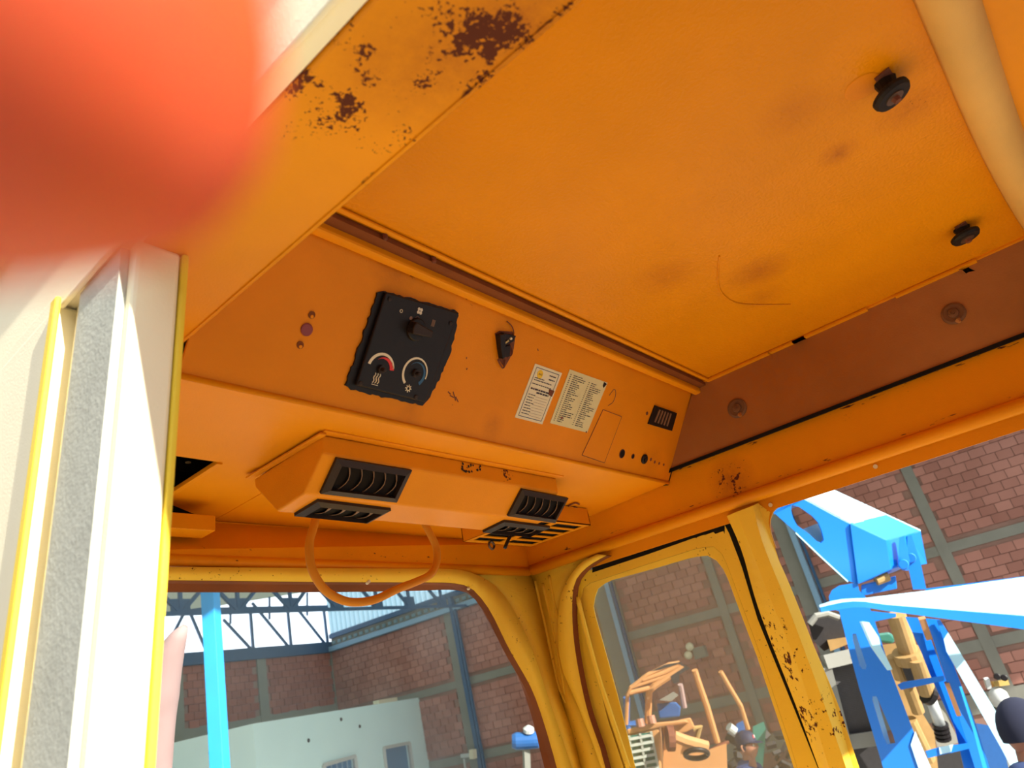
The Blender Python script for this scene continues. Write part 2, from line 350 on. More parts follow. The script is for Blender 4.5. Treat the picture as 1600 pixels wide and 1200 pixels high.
def circ(c, u, v, r, n=14, a0=0, a1=2*math.pi, closed=True):
    c = Vector(c); u = Vector(u); v = Vector(v); m_ = n if closed else n-1
    return [c+(u*math.cos(a0+(a1-a0)*k/m_)+v*math.sin(a0+(a1-a0)*k/m_))*r for k in range(n)]
def copy_tree(o, parent=None):
    c = o.copy(); COL.objects.link(c); c.parent = parent
    for ch in list(o.children): copy_tree(ch, c)
    return c
# ================================================================== CAB SHELL
def ext(c, z):   # carry a pillar curve on down to height z
    a, b = Vector(c[-2]), Vector(c[-1]); t = (z-b.z)/(b.z-a.z) if abs(b.z-a.z) > 1e-6 else 0
    return list(c)+[b+(b-a)*t]
ZL = -.62
# ceiling
o = MB().b(.24, 1.50, -.099, .615, .600, .612).build('ceiling', 'ceil'); struct(o)
MB().b(.20, 1.53, -.75, 1.26, .640, .660).build('roof_skin', 'roofw', o)
cc = [onz(*p, .599) for p in [(1124, 400), (1122, 440), (1132, 462), (1160, 475), (1235, 476)]]
MB().tube(resample(cc, 18), .0012, 5).build('pressed_crease', 'ceil', o)
for (a, b_) in (((1100, 592), (1196, 547)), ((1190, 545), (1242, 516)), ((1228, 528), (1345, 474)), ((1388, 452), (1520, 397))):
    A = onz(*a, .5955); B2 = onz(*b_, .5955); B2.x = A.x = 1.466
    MB().bar(A, B2, .014, .004).build('seam_strip', 'cab', o)
# unseen cab corner panel and yard walls, added to block sideways skylight
o = MB().b(.222, .242, -.76, -.20, -1.3, .45).build('wall_left_rear_blocker', 'beam'); struct(o)
struct(MB().b(-4.2, -4.0, -14, 22, -2.3, 2.9).build('wall_left_blocker', 'mortar'))
struct(MB().b(-4.2, 20, -14.2, -14, -2.3, 4.2).build('wall_rear_blocker', 'mortar'))
MB().bar((1.470, .60, .5985), (1.470, -.75, .5985), .018, .003).build('seam_ledge', 'panel', o)
# rear of the ceiling: rolled lip, then the rear header
rr = struct(MB().b(.24, 1.50, -.75, -.10, .588, .600).build('wall_rear', 'cab'))
mb = MB(); mb.b(.24, 1.6, -.76, -.745, -1.3, -1.05); mb.b(.24, 1.6, -.76, -.745, .42, .6); mb.b(.24, .34, -.76, -.745, -1.05, .42); mb.b(1.5, 1.6, -.76, -.745, -1.05, .42); mb.build('rear_panel', 'grey', rr)
MB().b(1.502, 1.512, -.76, 1.2, .333, .64).build('outer_side_skin', 'roofw', rr)
MB().b(.20, 1.51, 1.235, 1.245, .333, .64).build('outer_front_skin', 'roofw', rr)
lipc = []
for k in range(9):
    a = math.pi*k/8; lipc.append((-.0765+.0265*math.cos(a), .600-.030*math.sin(a)))
lp = MB(); xs = [.245+(1.479-.245)*i/30 for i in range(31)]
cur = [[Vector((x, y+(.0 if x < .95 else -.02*((x-.95)/.53)**2), z)) for x in xs] for (y, z) in lipc]
lp = sheet(cur, 31, False); o = lp.build('trim_1', 'beige', smooth=True, thick=.003); struct(o, 'faded beige rolled lip at the rear edge of the ceiling')
# left beam over the door
o = MB().b(.245, .355, -.90, 1.17, .450, .60).build('wall_left', 'beam', bevel=.003); struct(o)
MB().b(.228, .244, -.90, 1.2, .452, .64).build('outer_flange', 'post', o, bevel=.002)
MB().b(.222, .2275, -.90, 1.2, .446, .468).build('gutter_strip', 'post', o, bevel=.002)
MB().tube([(.353, -.9, .4505), (.353, .74, .4505)], .0028, 6).build('folded_edge', 'beam', o)
# near left door post: leaning, sunlit
o = thing('trim_2', (.25, .6, -1.2), kind='structure'); o['label'] = 'sunlit pale door post at the left edge'
def lean(x, y, z): return Vector((x, y+(.445-z)*.1, z))
def postprism(x0, x1, y0, y1, z0=-1.25, z1=.45):
    mb = MB(); q0 = [lean(x, y, z0) for x, y in ((x0, y0), (x1, y0), (x1, y1), (x0, y1))]; q1 = [lean(x, y, z1) for x, y in ((x0, y0), (x1, y0), (x1, y1), (x0, y1))]
    return mb.add(q0+q1, [(0, 1, 2, 3), (7, 6, 5, 4), (0, 4, 5, 1), (1, 5, 6, 2), (2, 6, 7, 3), (3, 7, 4, 0)])
postprism(.236, .277, .565, .70).build('post_face', 'post', o, bevel=.004)
postprism(.2775, .284, .563, .70).build('post_edge', 'postedge', o, bevel=.002)
postprism(.228, .2355, .578, .668, z1=.445).build('door_seal', 'seal', o)
postprism(.22, .26, .705, 1.02).build('corner_panel', 'post', o, bevel=.004)
postprism(.214, .2195, .69, .705).build('panel_edge', 'postedge', o, bevel=.002)
# ---- overhead console (panel, underside), fixed to ceiling and header
con = thing('wall_front', (.9, 1.17, .27), kind='structure'); con['label'] = 'windscreen header with sloping console panel'
yp, zp = .604, .600
pan = MB().hexa([(.356, .604, .600), (1.476, .604, .600), (1.476, .730, .413), (.356, .730, .413)], PN*.004).build('console_panel', 'panel', con)
MB().hexa([(1.4765, .600, .598), (1.4765, .732, .409), (1.4765, .745, .413), (1.4765, .614, .602)], (.003, 0, 0)).build('end_flange', 'black', con)
MB().b(.356, 1.476, .590, .606, .578, .600).build('panel_lip', 'cab', con, bevel=.004)
MB().b(.356, 1.476, .574, .590, .590, .599).build('lip_gap_shade', 'rusty', con)  # dark bar stands in for the shaded gap above the lip
MB().b(.356, 1.476, .560, .568, .594, .599).build('gap_bead', 'cab', con, bevel=.002)
MB().tube([(.356, .729, .4135), (1.476, .729, .4135)], .004, 8).build('panel_fold', 'cab', con, smooth=True)
# underside with a rectangular opening at its left end
def zu(y, x=1.479): return .413-(y-.73)*.038*min(1, max(0, (x-.5)/.979))
und = MB()
for (x0, x1, y0, y1) in ((.356, 1.478, .73, .952), (.66, 1.478, .952, 1.167)):
    y2 = y1+.05 if y1 == 1.167 else y1
    und.hexa([(x0, y0, zu(y0, x0)), (x1, y0, zu(y0, x1)), (x1, y1, zu(y1, x1)), (x0, y2, zu(y1, x0))], (0, 0, .003))
und.hexa([(.533, .952, .413), (.66, .952, .413), (.66, 1.217, .411), (.533, 1.14, .413)], (0, 0, .003))
und.build('console_underside', 'cab', con)
MB().b(.524, .533, .952, 1.14, .4085, .416).build('opening_lip', 'cab', con, bevel=.001)
MB().b(.300, .70, .952, 1.225, .50, .503).build('dark_cavity', 'blackmatte', con)
MB().b(.70, .703, .952, 1.225, .417, .50).b(.30, .70, 1.2205, 1.224, .416, .50).b(.30, .70, .948, .951, .417, .50).build('cavity_side', 'blackmatte', con)
cv = onz(294, 723, .497)
MB().lathe(cv, (0, 0, 1), [(0, .005), (.001, .005)], 12).build('light_hole', 'white', con)  # pale disc painted as daylight showing through a hole
MB().b(.30, .612, 1.118, 1.163, .362, .388).build('ledge_bracket', 'cab', con, bevel=.001)
# header face, ledge, rusty rim of the windscreen opening
hx = 1.479
MB().hexa([(.30, 1.219, .4135), (.56, 1.217, .4135), (hx, 1.167, .3965), (hx, 1.167, .325), (.30, 1.162, .325)], (0, .004, 0)).build('header_face', 'cab', con)
C2 = [(235, 886), (480, 888), (640, 889), (712, 890), (748, 900), (776, 918), (794, 940), (812, 972), (834, 1023), (856, 1090), (880, 1160), (893, 1200)]
C1 = [(235, 906), (480, 909), (640, 910), (706, 911), (734, 918), (752, 935), (770, 962), (796, 1015), (830, 1075), (850, 1130), (866, 1185), (870, 1200)]
C0 = [(235, 925), (480, 925), (640, 923), (700, 921), (728, 925), (746, 940), (764, 972), (786, 1012), (812, 1062), (832, 1122), (846, 1180), (851, 1200)]
c2 = ext([ony(*p, 1.158) for p in C2], ZL); c1 = ext([ony(*p, 1.166) for p in C1], ZL); c0 = ext([ony(*p, 1.196) for p in C0], ZL)
c1b = [p+Vector((0, .016, -.001)) for p in c1]; c2b = [p+Vector((.0, .010, .002)) for p in c2]
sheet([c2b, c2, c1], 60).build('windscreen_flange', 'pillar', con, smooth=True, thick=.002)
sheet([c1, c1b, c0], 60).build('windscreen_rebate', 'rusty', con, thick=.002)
for p in ((575, 909), (731, 920), (573, 911)):
    MB().lathe(ony(*p, 1.168), (0, -1, 0), [(0, .0035), (.004, .0035), (.005, .002)], 8).build('rim_screw', 'white', con)
# corner gusset, front side
G3 = [(712, 889), (828, 889), (832, 905), (840, 930), (858, 1010), (877, 1092), (892, 1137), (908, 1200)]
def dep(py, k=.036): return k*min(1, max(0, (1120-py)/130))
g3 = ext([sd_(p[0], p[1], -dep(p[1])) for p in G3[1:]], ZL)
g2 = ext([ony(p[0], p[1], 1.160+dep(p[1])) for p in C2[3:]], ZL)
sheet([ext([ony(*p, 1.1585) for p in C2[3:]], ZL), g2], 50).build('gusset_step', 'pillar', con, thick=.002)
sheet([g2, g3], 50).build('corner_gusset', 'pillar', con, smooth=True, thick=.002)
for (pts, r) in (([(848, 912), (858, 955), (868, 1005), (877, 1050), (882, 1085)], .0030), ([(836, 908), (848, 960), (860, 1015), (872, 1070), (883, 1098)], .003), ([(858, 900), (866, 940), (880, 1000), (889, 1030)], .003)):
    MB().tube(resample([sd_(p[0], p[1], -dep(p[1])+.001) for p in pts], 20), [r*1.3]*17+[r, r*.7, r*.3], 8).build('pressed_rib', 'pillar', con, smooth=True)
ub = [(832, 1060), (846, 1112), (858, 1148), (868, 1160), (877, 1158), (878, 1146)]
MB().tube(resample([ony(*p, 1.1675) for p in ub], 24), .0025, 6).build('pressed_edge', 'pillar', con, smooth=True)
# ================================================================== RIGHT WALL
rw = thing('wall_right', (1.5, .5, -.6), kind='structure'); rw['label'] = 'right cab side with door frame and pillars'
# upper beam
MB().b(1.479, 1.50, -.75, 1.172, .333, .438).build('side_beam', 'cab', rw)
MB().tube([(1.481, 1.160, .327), (1.481, -.75, .327)], .0135, 14).build('side_rail_roll', 'cab', rw, smooth=True)
MB().tube([(.30, 1.170, .3255), (1.478, 1.170, .3255)], .011, 12).build('header_roll', 'cab', rw, smooth=True)
# recessed strip under the rail (above door and window)
rec = -.022
def S2(p, off=rec): return sd_(p[0], p[1], off)
sheet([[(1.500, y, .328) for y in (1.0, .6, .0, -.75)], [(1.503, y, .292) for y in (1.0, .6, .0, -.75)]], 12, False).build('door_header_strip', 'cab', rw, thick=.003)
# corner gusset, side half
E0 = g3
E1 = [(934, 866), (908, 880), (890, 902), (878, 928), (873, 962), (873, 1010), (880, 1048), (902, 1099), (926, 1160), (940, 1200)]
E2 = [(948, 868), (926, 880), (908, 895), (897, 914), (894, 947), (896, 994), (904, 1048), (918, 1111), (938, 1170), (946, 1200)]
e1 = ext([sd_(*p, .0) for p in E1], ZL); e1b = ext([sd_(*p, .010) for p in E1], ZL); e2 = ext([sd_(*p, .008) for p in E2], ZL)
topc = [Vector((1.479, y, .322)) for y in (1.165, 1.13, 1.09, 1.05, 1.0)]
tri = [Vector((1.479, 1.165, .322))]+E0[1:]
e1r = ext([sd_(p[0], p[1], -dep(p[1])) for p in E1], ZL)
sheet([e1r, e1], 50).build('gusset_step', 'pillar', rw, thick=.002)
sheet([E0, e1r], 50).build('side_gusset', 'pillar', rw, smooth=True, thick=.002)
sheet([e1, e1b, e2], 50).build('door_frame_band', 'pillar', rw, smooth=True, thick=.002)
e2o = [p+Vector((.020, 0, 0)) for p in e2]
sheet([e2, e2o], 50).build('door_frame_return', 'rusty', rw, thick=.002)  # rust brown also stands in for shade inside the frame edge
MB().tube(resample([sd_(*p, .0) for p in [(884, 1010), (888, 1045), (896, 1080), (906, 1099), (914, 1098), (914, 1085)]], 24), .0028, 6).build('pressed_edge', 'pillar', rw, smooth=True)
# black door seal gap behind
sheet([[S2(p, -.03) for p in ((926, 866), (1020, 836), (1132, 794))], [S2(p, -.03) for p in ((926, 908), (1020, 876), (1133, 836))]], 8, False).build('door_seal', 'blackmatte', rw, thick=.004)
sheet([ext([S2(p, -.032) for p in ((1126, 812), (1150, 870), (1183, 965), (1240, 1105), (1276, 1200))], ZL), ext([S2(p, -.032) for p in ((1142, 800), (1168, 870), (1200, 965), (1257, 1105), (1293, 1200))], ZL)], 20).build('door_seal', 'blackmatte', rw, thick=.004)
# ---- door leaf
door = thing('door_1', S2((1080, 1000)), kind='structure'); door['label'] = 'yellow side door with rounded window'
outer = [(903, 1200), (897, 1120), (893, 1040), (894, 960), (898, 899), (1010, 862), (1133, 817), (1158, 882), (1184, 968), (1242, 1110), (1278, 1200)]
inner = [(993, 1200), (966, 1090), (944, 1010), (927, 950), (932, 922), (950, 908), (1020, 889), (1085, 870), (1108, 868), (1126, 880), (1138, 905), (1160, 965), (1182, 1022), (1228, 1160), (1241, 1200)]
ridge = [(975, 1200), (950, 1125), (926, 1030), (908, 950), (909, 921), (922, 911), (1010, 882), (1088, 857), (1114, 853), (1131, 868), (1143, 900), (1165, 960), (1188, 1022), (1234, 1160), (1246, 1200)]
def loopx(pts, off):
    c = [S2(p, off) for p in pts]; return [c[0]+(c[0]-c[1])*((ZL-c[0].z)/(c[0].z-c[1].z))]+ext(c, ZL)
lo = loopx(outer, -.03); lr = loopx(ridge, -.026); lrb = loopx(ridge, -.034); li = loopx(inner, -.036)
def seg3(lp, idx): return [lp[i] for i in idx]
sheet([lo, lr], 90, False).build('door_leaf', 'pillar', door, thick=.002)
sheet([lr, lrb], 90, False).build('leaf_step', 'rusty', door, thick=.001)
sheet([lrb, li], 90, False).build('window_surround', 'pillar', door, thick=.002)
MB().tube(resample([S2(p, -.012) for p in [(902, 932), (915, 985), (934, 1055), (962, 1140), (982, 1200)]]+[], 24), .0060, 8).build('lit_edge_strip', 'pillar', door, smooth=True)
sheet([ext([S2(p, -.05) for p in [(896, 960), (915, 1040), (935, 1120), (958, 1200)]], ZL), ext([S2(p, -.05) for p in [(884, 960), (904, 1040), (925, 1120), (944, 1200)]], ZL)], 20).build('rusty_jamb', 'rustsolid', door, thick=.002)
wg = plate([Vector((.30, 1.19, .28)), Vector((1.26, 1.19, .28)), Vector((1.34, 1.19, .22)), Vector((1.40, 1.19, .05)), Vector((1.46, 1.19, ZL)), Vector((.30, 1.19, ZL))], [], (0, .003, 0)); struct(wg.build('window_1', 'windscreen'), 'windscreen pane added to haze the view outside')
gl = plate([S2(p, -.040) for p in inner], [], (.003, 0, 0)); gl.build('window_pane', 'glass', door)
# ---- post between door and rear window
post = thing('trim_3', sd_(1270, 1200), kind='structure'); post['label'] = 'yellow post between side door and rear side window'
def sx(pts, off): return ext([sd_(*p, off) for p in pts], ZL)
pa = sx([(1136, 806), (1160, 862), (1187, 955), (1244, 1102), (1280, 1200)], -.018)
pb = sx([(1150, 800), (1176, 862), (1202, 930), (1250, 1050), (1296, 1200)], .012)
pc = sx([(1176, 790), (1192, 850), (1226, 935), (1282, 1085), (1322, 1200)], .014)
pd = sx([(1184, 786), (1205, 850), (1238, 925), (1297, 1080), (1333, 1200)], -.016)
sheet([pa, pb, pc, pd], 40).build('post_body', 'pillar', post, smooth=False, thick=.002, bevel=.002)
sheet([pd, sx([(1203, 800), (1203, 830), (1236, 930), (1304, 1087), (1343, 1200)], -.020)], 40).build('window_return', 'pillar', post, thick=.002)
# ---- rear side window surround with rounded top corner
wo = [(1184, 786), (1184, 810), (1192, 840), (1203, 858), (1203, 830)]
win_out = [sd_(*p, -.02) for p in [(1180, 850), (1176, 800), (1184, 779), (1240, 757), (1340, 717), (1470, 668), (1640, 606)]]
win_in = [sd_(*p, -.022) for p in [(1212, 856), (1203, 826), (1207, 801), (1226, 784), (1262, 771), (1330, 750), (1452, 710), (1640, 640)]]
sheet([win_out, win_in], 40).build('window_3', 'cab', rw, thick=.003)['label'] = 'top edge of the rear side window opening'
MB().tube(resample(win_in, 40), .0016, 6).build('cut_metal_edge', 'beige', rw)
for p in ((1204, 789), (1184, 810), (1368, 729)):
    MB().lathe(sd_(*p, -.017), (-1, 0, 0), [(0, .0042), (.0015, .0042)], 12).build('screw_hole_light' if p[0] != 1184 else 'screw_hole', 'white' if p[0] != 1184 else 'steel', rw)  # pale discs stand in for daylight through the holes
# lower cab walls and floor (out of frame, they close the cab)
lw = MB(); lw.b(.24, 1.62, 1.2, 1.22, -1.3, ZL+.02); lw.b(1.59, 1.61, -.75, 1.2, -1.3, ZL+.02)
lw.build('wall_lower', 'pillar')['kind'] = 'structure'
struct(MB().b(.22, 1.62, -.76, 1.25, -1.34, -1.30).build('floor', 'grey'))
# ---- insulation / bare trim panel over the side beam
ins = thing('side_trim_panel', (1.47, .3, .44), 'bare brown sheet trim panel above the right side beam with washered screws', 'panel')
hole = [onx(*p, 1.470) for p in [(1492, 419), (1506, 414), (1510, 404), (1518, 407), (1514, 418), (1524, 423), (1514, 425), (1508, 428), (1502, 422)]]
q = [(1.470, .600, .598), (1.470, -.75, .598), (1.470, -.75, .437), (1.470, .722, .437)]
plate(q, [hole], (.004, 0, 0)).build('sheet', 'insul', ins)
MB().b(1.4765, 1.4785, -.7, .7, .439, .597).build('backing', 'blackmatte', ins)
MB().bar((1.4685, .722, .4365), (1.4685, -.75, .4365), .004, .0075).build('lower_seam', 'blackmatte', ins)
MB().hexa([hole[7], hole[8], hole[0]], (-.006, -.002, -.004)).build('torn_flap', 'insul', ins)
for k, p in enumerate(((1152, 638), (1490, 490))):
    c = onx(*p, 1.470); r = .0215-.001*k
    s_ = MB().lathe(c, (-1, 0, 0), [(0, r), (.002, r), (.0035, r*.8), (.0025, r*.45), (.006, r*.42), (.007, r*.2)], 20).build('washer_screw', 'washerbrown', ins, smooth=False)
    MB().lathe(c+Vector((-.007, 0, 0)), (-1, 0, 0), [(0, .0035), (.0012, .0035)], 6).build('screw_head', 'steel', s_)
    MB().tube([c+Vector((-.001, -.002, -.016)), c+Vector((-.004, -.004, -.021))], [.006, .002], 8).build('sealant_drip', 'insul', ins)
# ================================================================== THINGS ON THE CEILING
def mount(name, px, py, label, rdisc, h, tilt):
    c = onz(px, py, .600-h); top = Vector((c.x, c.y, .600))
    t = thing(name, (c.x, c.y, .600-h), label, 'mount', 'rubber mounts hanging from the ceiling')
    ax = Vector(tilt).normalized()
    MB().lathe(c, ax, [(-.004, rdisc*.45), (-.004, rdisc*.9), (0, rdisc), (.004, rdisc), (.006, rdisc*.85), (.006, rdisc*.3)], 24).build('rubber_disc', 'rubber', t, smooth=False)
    MB().lathe(c-ax*.0045, ax, [(-.001, rdisc*.48), (.001, rdisc*.48)], 18).build('washer', 'steel', t)
    MB().lathe(c-ax*.005, ax, [(-.006, rdisc*.2), (0, rdisc*.24), (.002, rdisc*.24)], 6).build('bolt_head', 'rustsolid', t)
    MB().tube([c+ax*.004, top+Vector((.002, 0, .001))], [rdisc*.35, rdisc*.6], 10).build('stud', 'rubber', t)
    if h > .02: MB().lathe(top+Vector((-.012, .022, -.0005)), (0, 0, -1), [(0, .021), (.0006, .019)], 22).build('paint_patch', 'panel', t)
    MB().hexa([top+Vector((-.02, -.010, -.001)), top+Vector((.028, -.012, -.001)), top+Vector((.024, .006, -.001)), top+Vector((-.016, .008, -.001))], (0, 0, -.0015)).build('bracket', 'rustsolid', t)
    return t
mount('rubber_mount', 1394, 149, 'round black rubber mount in the upper right of the ceiling with orange paint ring', .0225, .024, (-.15, .25, 1))
mount('rubber_mount', 1509, 370, 'black rubber mount close to the right edge of the ceiling above the torn trim panel', .0225, .018, (-.1, .1, 1))
t = thing('ceiling_screw', onz(1470, 2, .59), 'dark screw in the beige rear lip at the top edge of the photo', 'screw')
MB().lathe(onz(1470, 2, .577), (0, 0, 1), [(-.003, .003), (0, .005), (.02, .005)], 8).build('screw_head', 'rustsolid', t)
for p, lb in (((602, 371), 'small rusty screw head on the console lip above the control panel'), ((678, 407), 'rusty screw head on the console lip nearer the torn lamp socket'), ((498, 345), 'rusty screw head on the console lip where it meets the door beam')):
    t = thing('lip_screw', onz(*p, .588), lb, 'screw', 'lip screws above the console')
    MB().lathe(onz(*p, .590), (0, 0, 1), [(-.004, .002), (-.002, .0035), (.006, .0035)], 8).build('screw_head', 'rustsolid', t)
# ================================================================== PANEL FITTINGS
NI = -PN    # toward the cab
def pp_(u, s, h=0): return Vector((u, .604, .600))+PD*s+NI*h        # panel coordinates: x, distance down the slope, height off it
cp = thing('climate_control_panel', pp_(.655, .12), 'black climate control panel with rotary knob and coloured dials on the sloping console', 'control panel')
def pq(pts, h=0): return [onp(px, py, h) for px, py in pts]
gp_ = [(588, 458), (600, 455), (707, 484), (715, 492), (700, 560), (668, 625), (657, 633), (560, 612), (537, 603), (560, 540)]
rg = []
for k in range(len(gp_)):
    a, b_ = gp_[k], gp_[(k+1) % len(gp_)]; n_ = max(1, int(math.hypot(a[0]-b_[0], a[1]-b_[1])/5))
    for j in range(n_): rg.append((a[0]+(b_[0]-a[0])*j/n_+random.uniform(-1.5, 1.5), a[1]+(b_[1]-a[1])*j/n_+random.uniform(-1.5, 1.5)))
MB().hexa(pq(rg, .0), NI*.003).build('gasket', 'black', cp)
Q = pq([(600, 456), (714, 488), (661, 628), (553, 601)], .004)
MB().hexa(Q, NI*.006).build('face_plate', 'black', cp, bevel=.002)
def fp(px, py, h=.0103): return onp(px, py, h)
U = PU; V = PD
for p in ((609, 467), (704, 505), (563, 599), (650, 620)):
    MB().lathe(fp(*p), NI, [(0, .0032), (.0012, .0032), (.0018, .002)], 12).build('corner_screw', 'vent', cp)
kc = fp(650, 515)
kn = MB().lathe(kc, NI, [(0, .017), (.003, .0165), (.004, .015)], 24).build('knob', 'black', cp)
ku = (fp(668, 527)-fp(630, 512)).normalized(); kv = ku.cross(NI).normalized()
MB().hexa([kc+ku*.019+kv*.005, kc+ku*.019-kv*.005, kc-ku*.015-kv*.009, kc-ku*.017, kc-ku*.015+kv*.009], NI*.016).build('pointer', 'vent', kn, bevel=.002)
def arc(name, c, r0, r1a, r1b, a0, a1, m):
    n = 22; mb = MB(); vs = []; fs = []
    for k in range(n):
        a = math.radians(a0+(a1-a0)*k/(n-1)); d_ = U*math.cos(a)+V*math.sin(a); r1 = r1a+(r1b-r1a)*k/(n-1); vs += [c+d_*r0, c+d_*r1, c+d_*r0+NI*.0004, c+d_*r1+NI*.0004]
    for k in range(n-1):
        i = 4*k; fs += [(i+2, i+3, i+7, i+6), (i, i+4, i+5, i+1), (i+1, i+5, i+7, i+3), (i, i+2, i+6, i+4)]
    return mb.add(vs, fs).build(name, m, cp)
h1 = fp(595, 577); h2 = fp(649, 583)
arc('white_arc', h1, .0195, .0240, .0225, 188, 345, 'white'); arc('red_arc', h1, .0150, .0152, .0222, 235, 352, 'red')
arc('white_arc', h2, .0205, .0245, .0222, 128, 372, 'white'); arc('blue_arc', h2, .0150, .0152, .0203, 220, 410, 'bluep')
for c in (h1, h2):
    s_ = MB().lathe(c, NI, [(0, .0062), (.004, .0058), (.004, .003), (.010, .0026), (.0105, .001)], 14).build('broken_shaft', 'vent', cp)
def icon(name, mb, m='white'): return mb.build(name, m, cp)
ic = MB(); c = fp(656, 486)
for dx, dy in ((-1, -1), (1, -1), (-1, 1), (1, 1)):
    ic.lathe(c+U*dx*.0023+V*dy*.0023, NI, [(0, .0024), (.0004, .0024)], 10)
icon('fan_symbol', ic)
ic = MB(); ic.tube(circ(fp(627, 486), U, V, .0022, 12)+[fp(627, 486)+U*.0022], .0005, 4); icon('off_symbol', ic)
ic = MB(); ic.lathe(fp(642, 497), NI, [(0, .0028), (.0004, .0028)], 10); icon('fan_speed_dot', ic, 'louver')
ic = MB(); ic.tube(circ(fp(652, 498), U, V, .0034, 14)+[fp(652, 498)+U*.0034], .0004, 4); icon('fan_speed_ring', ic, 'louver')
ic = MB(); c = fp(677, 505)
for k in (-1, 0, 1): ic.box(c+U*k*.0022, (.0012, .010, .0004), (U, V, NI))
icon('defrost_symbol', ic, 'louver')
ic = MB(); c = fp(588, 592)
for k in (-1, 0, 1): ic.tube([c+U*(k*.0042+.0010*math.sin(j*1.3))+V*(-.008+.0018*j) for j in range(9)], .0008, 4)
ic.box(c+V*.0085, (.011, .0008, .0004), (U, V, NI)); icon('heat_symbol', ic)
ic = MB(); c = fp(638, 607)
ic.tube(circ(c, U, V, .0030, 14)+[c+U*.003], .0009, 4)
for k in range(8):
    a = k*math.pi/4; d_ = U*math.cos(a)+V*math.sin(a); ic.bar(c+d_*.0034, c+d_*.0058, .0013, .0004, NI)
icon('cooling_symbol', ic)
ic = MB().box(fp(650, 620)+V*-.001, (.006, .0012, .0003), (U, V, NI)); icon('part_marking', ic, 'louver')
# holes at the left
for (px, py, r, nm, lb, m_) in ((479, 515, .0085, 'round_plug', 'round dark red plug on the sloping panel left of the controls', 'redplug'), (487, 492, .0050, 'screw_hole', 'small open hole above the red plug', 'black'), (469, 539, .0050, 'screw_hole', 'small open hole below the red plug', 'black')):
    c = onp(px, py, .0005)
    if nm == 'round_plug':
        tag(MB().lathe(c, NI, [(0, r), (.001, r), (.0015, r*.8)], 20).build(nm, m_), lb, 'plug')
    else:
        t = thing(nm, c, lb, 'hole'); MB().lathe(c, NI, [(0, r), (.0006, r)], 14).build('dark_hole', 'rusty', t)
        MB().lathe(c+U*.001+V*.002+NI*.0005, NI, [(0, r*.5), (.0006, r*.4)], 10).build('lit_rim', 'cab', t)
# torn interior light with wires
t = thing('broken_lamp_socket', onp(788, 545), 'broken black lamp socket with loose wires in a ragged cut-out', 'lamp socket')
MB().hexa(pq([(773, 521), (780, 517), (800, 518), (804, 530), (802, 545), (796, 560), (788, 574), (779, 562), (776, 540)], .0), NI*.001).build('ragged_hole', 'rustsolid', t)
MB().hexa(pq([(774, 522), (783, 520), (783, 556), (779, 560), (776, 545)], .001), NI*.011).build('socket_side', 'black', t, bevel=.001)
MB().hexa(pq([(782, 519), (802, 524), (798, 533), (784, 540)], .001), NI*.007).build('socket_top', 'black', t, bevel=.001)
MB().hexa(pq([(785, 541), (794, 538), (793, 556), (784, 558)], .001), NI*.006).build('socket_block', 'black', t, bevel=.001)
MB().bar(onp(784, 540, .010), onp(795, 532, .010), .003, .001, NI).build('metal_contact', 'brass', t)
MB().lathe(onp(798, 529, .008), NI, [(0, .0025), (.002, .002)], 8).build('bright_terminal', 'white', t)
MB().tube(resample([onp(*p, .004) for p in ((797, 535), (801, 546), (799, 555), (793, 558))], 12), .0011, 6).build('copper_wire', 'rustsolid', t)
MB().tube(resample([onp(*p, .003) for p in ((792, 502), (800, 510), (803, 520), (801, 527))], 12), .0009, 6).build('upper_wire', 'rustsolid', t)
MB().tube(resample([onp(*p, .004) for p in ((778, 562), (783, 572), (787, 575), (790, 562))], 12), .0014, 6).build("bent_clip", "rustsolid", t)
# labels
def label_sheet(name, corners, lb, m_):
    cs = pq(corners, .0003); o_ = thing(name, cs[3], lb, 'label'); MB().hexa(cs, NI*.0005).build('paper', m_, o_)
    A, B_, C_, D_ = pq(corners, .001); return o_, (lambda u, v: A.lerp(B_, u).lerp(D_.lerp(C_, u), v))
def strips(rows, fn, m_, parent, name, h):
    mb = MB()
    for (u0, u1, v) in rows:
        u = u0
        while u < u1-.005:
            wd = min(random.uniform(.035, .12), u1-u)
            a = fn(u, v-h/2); b_ = fn(u+wd, v-h/2); c_ = fn(u+wd, v+h/2); d_ = fn(u, v+h/2)
            mb.hexa([a, b_, c_, d_], NI*.0002); u += wd+.016
    return mb.build(name, m_, parent)
l1, f1 = label_sheet('white_label', [(836, 568), (878, 583), (847, 663), (804, 652)], 'white label with blue frame and yellow oval logo on the console panel', 'paper')
fr = MB()
for a, b_ in (((.10, .05), (.93, .05)), ((.93, .05), (.93, .95)), ((.93, .95), (.10, .95)), ((.10, .95), (.10, .05))):
    fr.bar(f1(*a), f1(*b_), .0011, .0002, NI)
fr.build('printed_frame', 'inkblue', l1)
oc = f1(.29, .15); tag(MB().lathe(oc, NI, [(0, .0075), (.0003, .0075)], 20).build('oval_logo', 'logo', l1))
sc = [oc+U*(-.0045+.0012*k)+V*(.002*math.sin(k*2.1)*(1 if k else 1.6))+NI*.0004 for k in range(9)]
MB().tube(sc, .0004, 4).build('logo_script', 'ink', l1)
strips([(.62, .86, .12), (.64, .86, .19)], f1, 'ink', l1, 'heading_text', .022)
strips([(.16, .5, .23), (.16, .8, .27), (.14, .85, .34)], f1, 'ink', l1, 'body_text', .016)
strips([(.16, .86, .43), (.4, .84, .48)], f1, 'ink', l1, 'bold_text', .03)
strips([(.16, .36+.1*random.random(), .54+.05*k) for k in range(8)], f1, 'ink', l1, 'row_text', .014)
mb = MB()
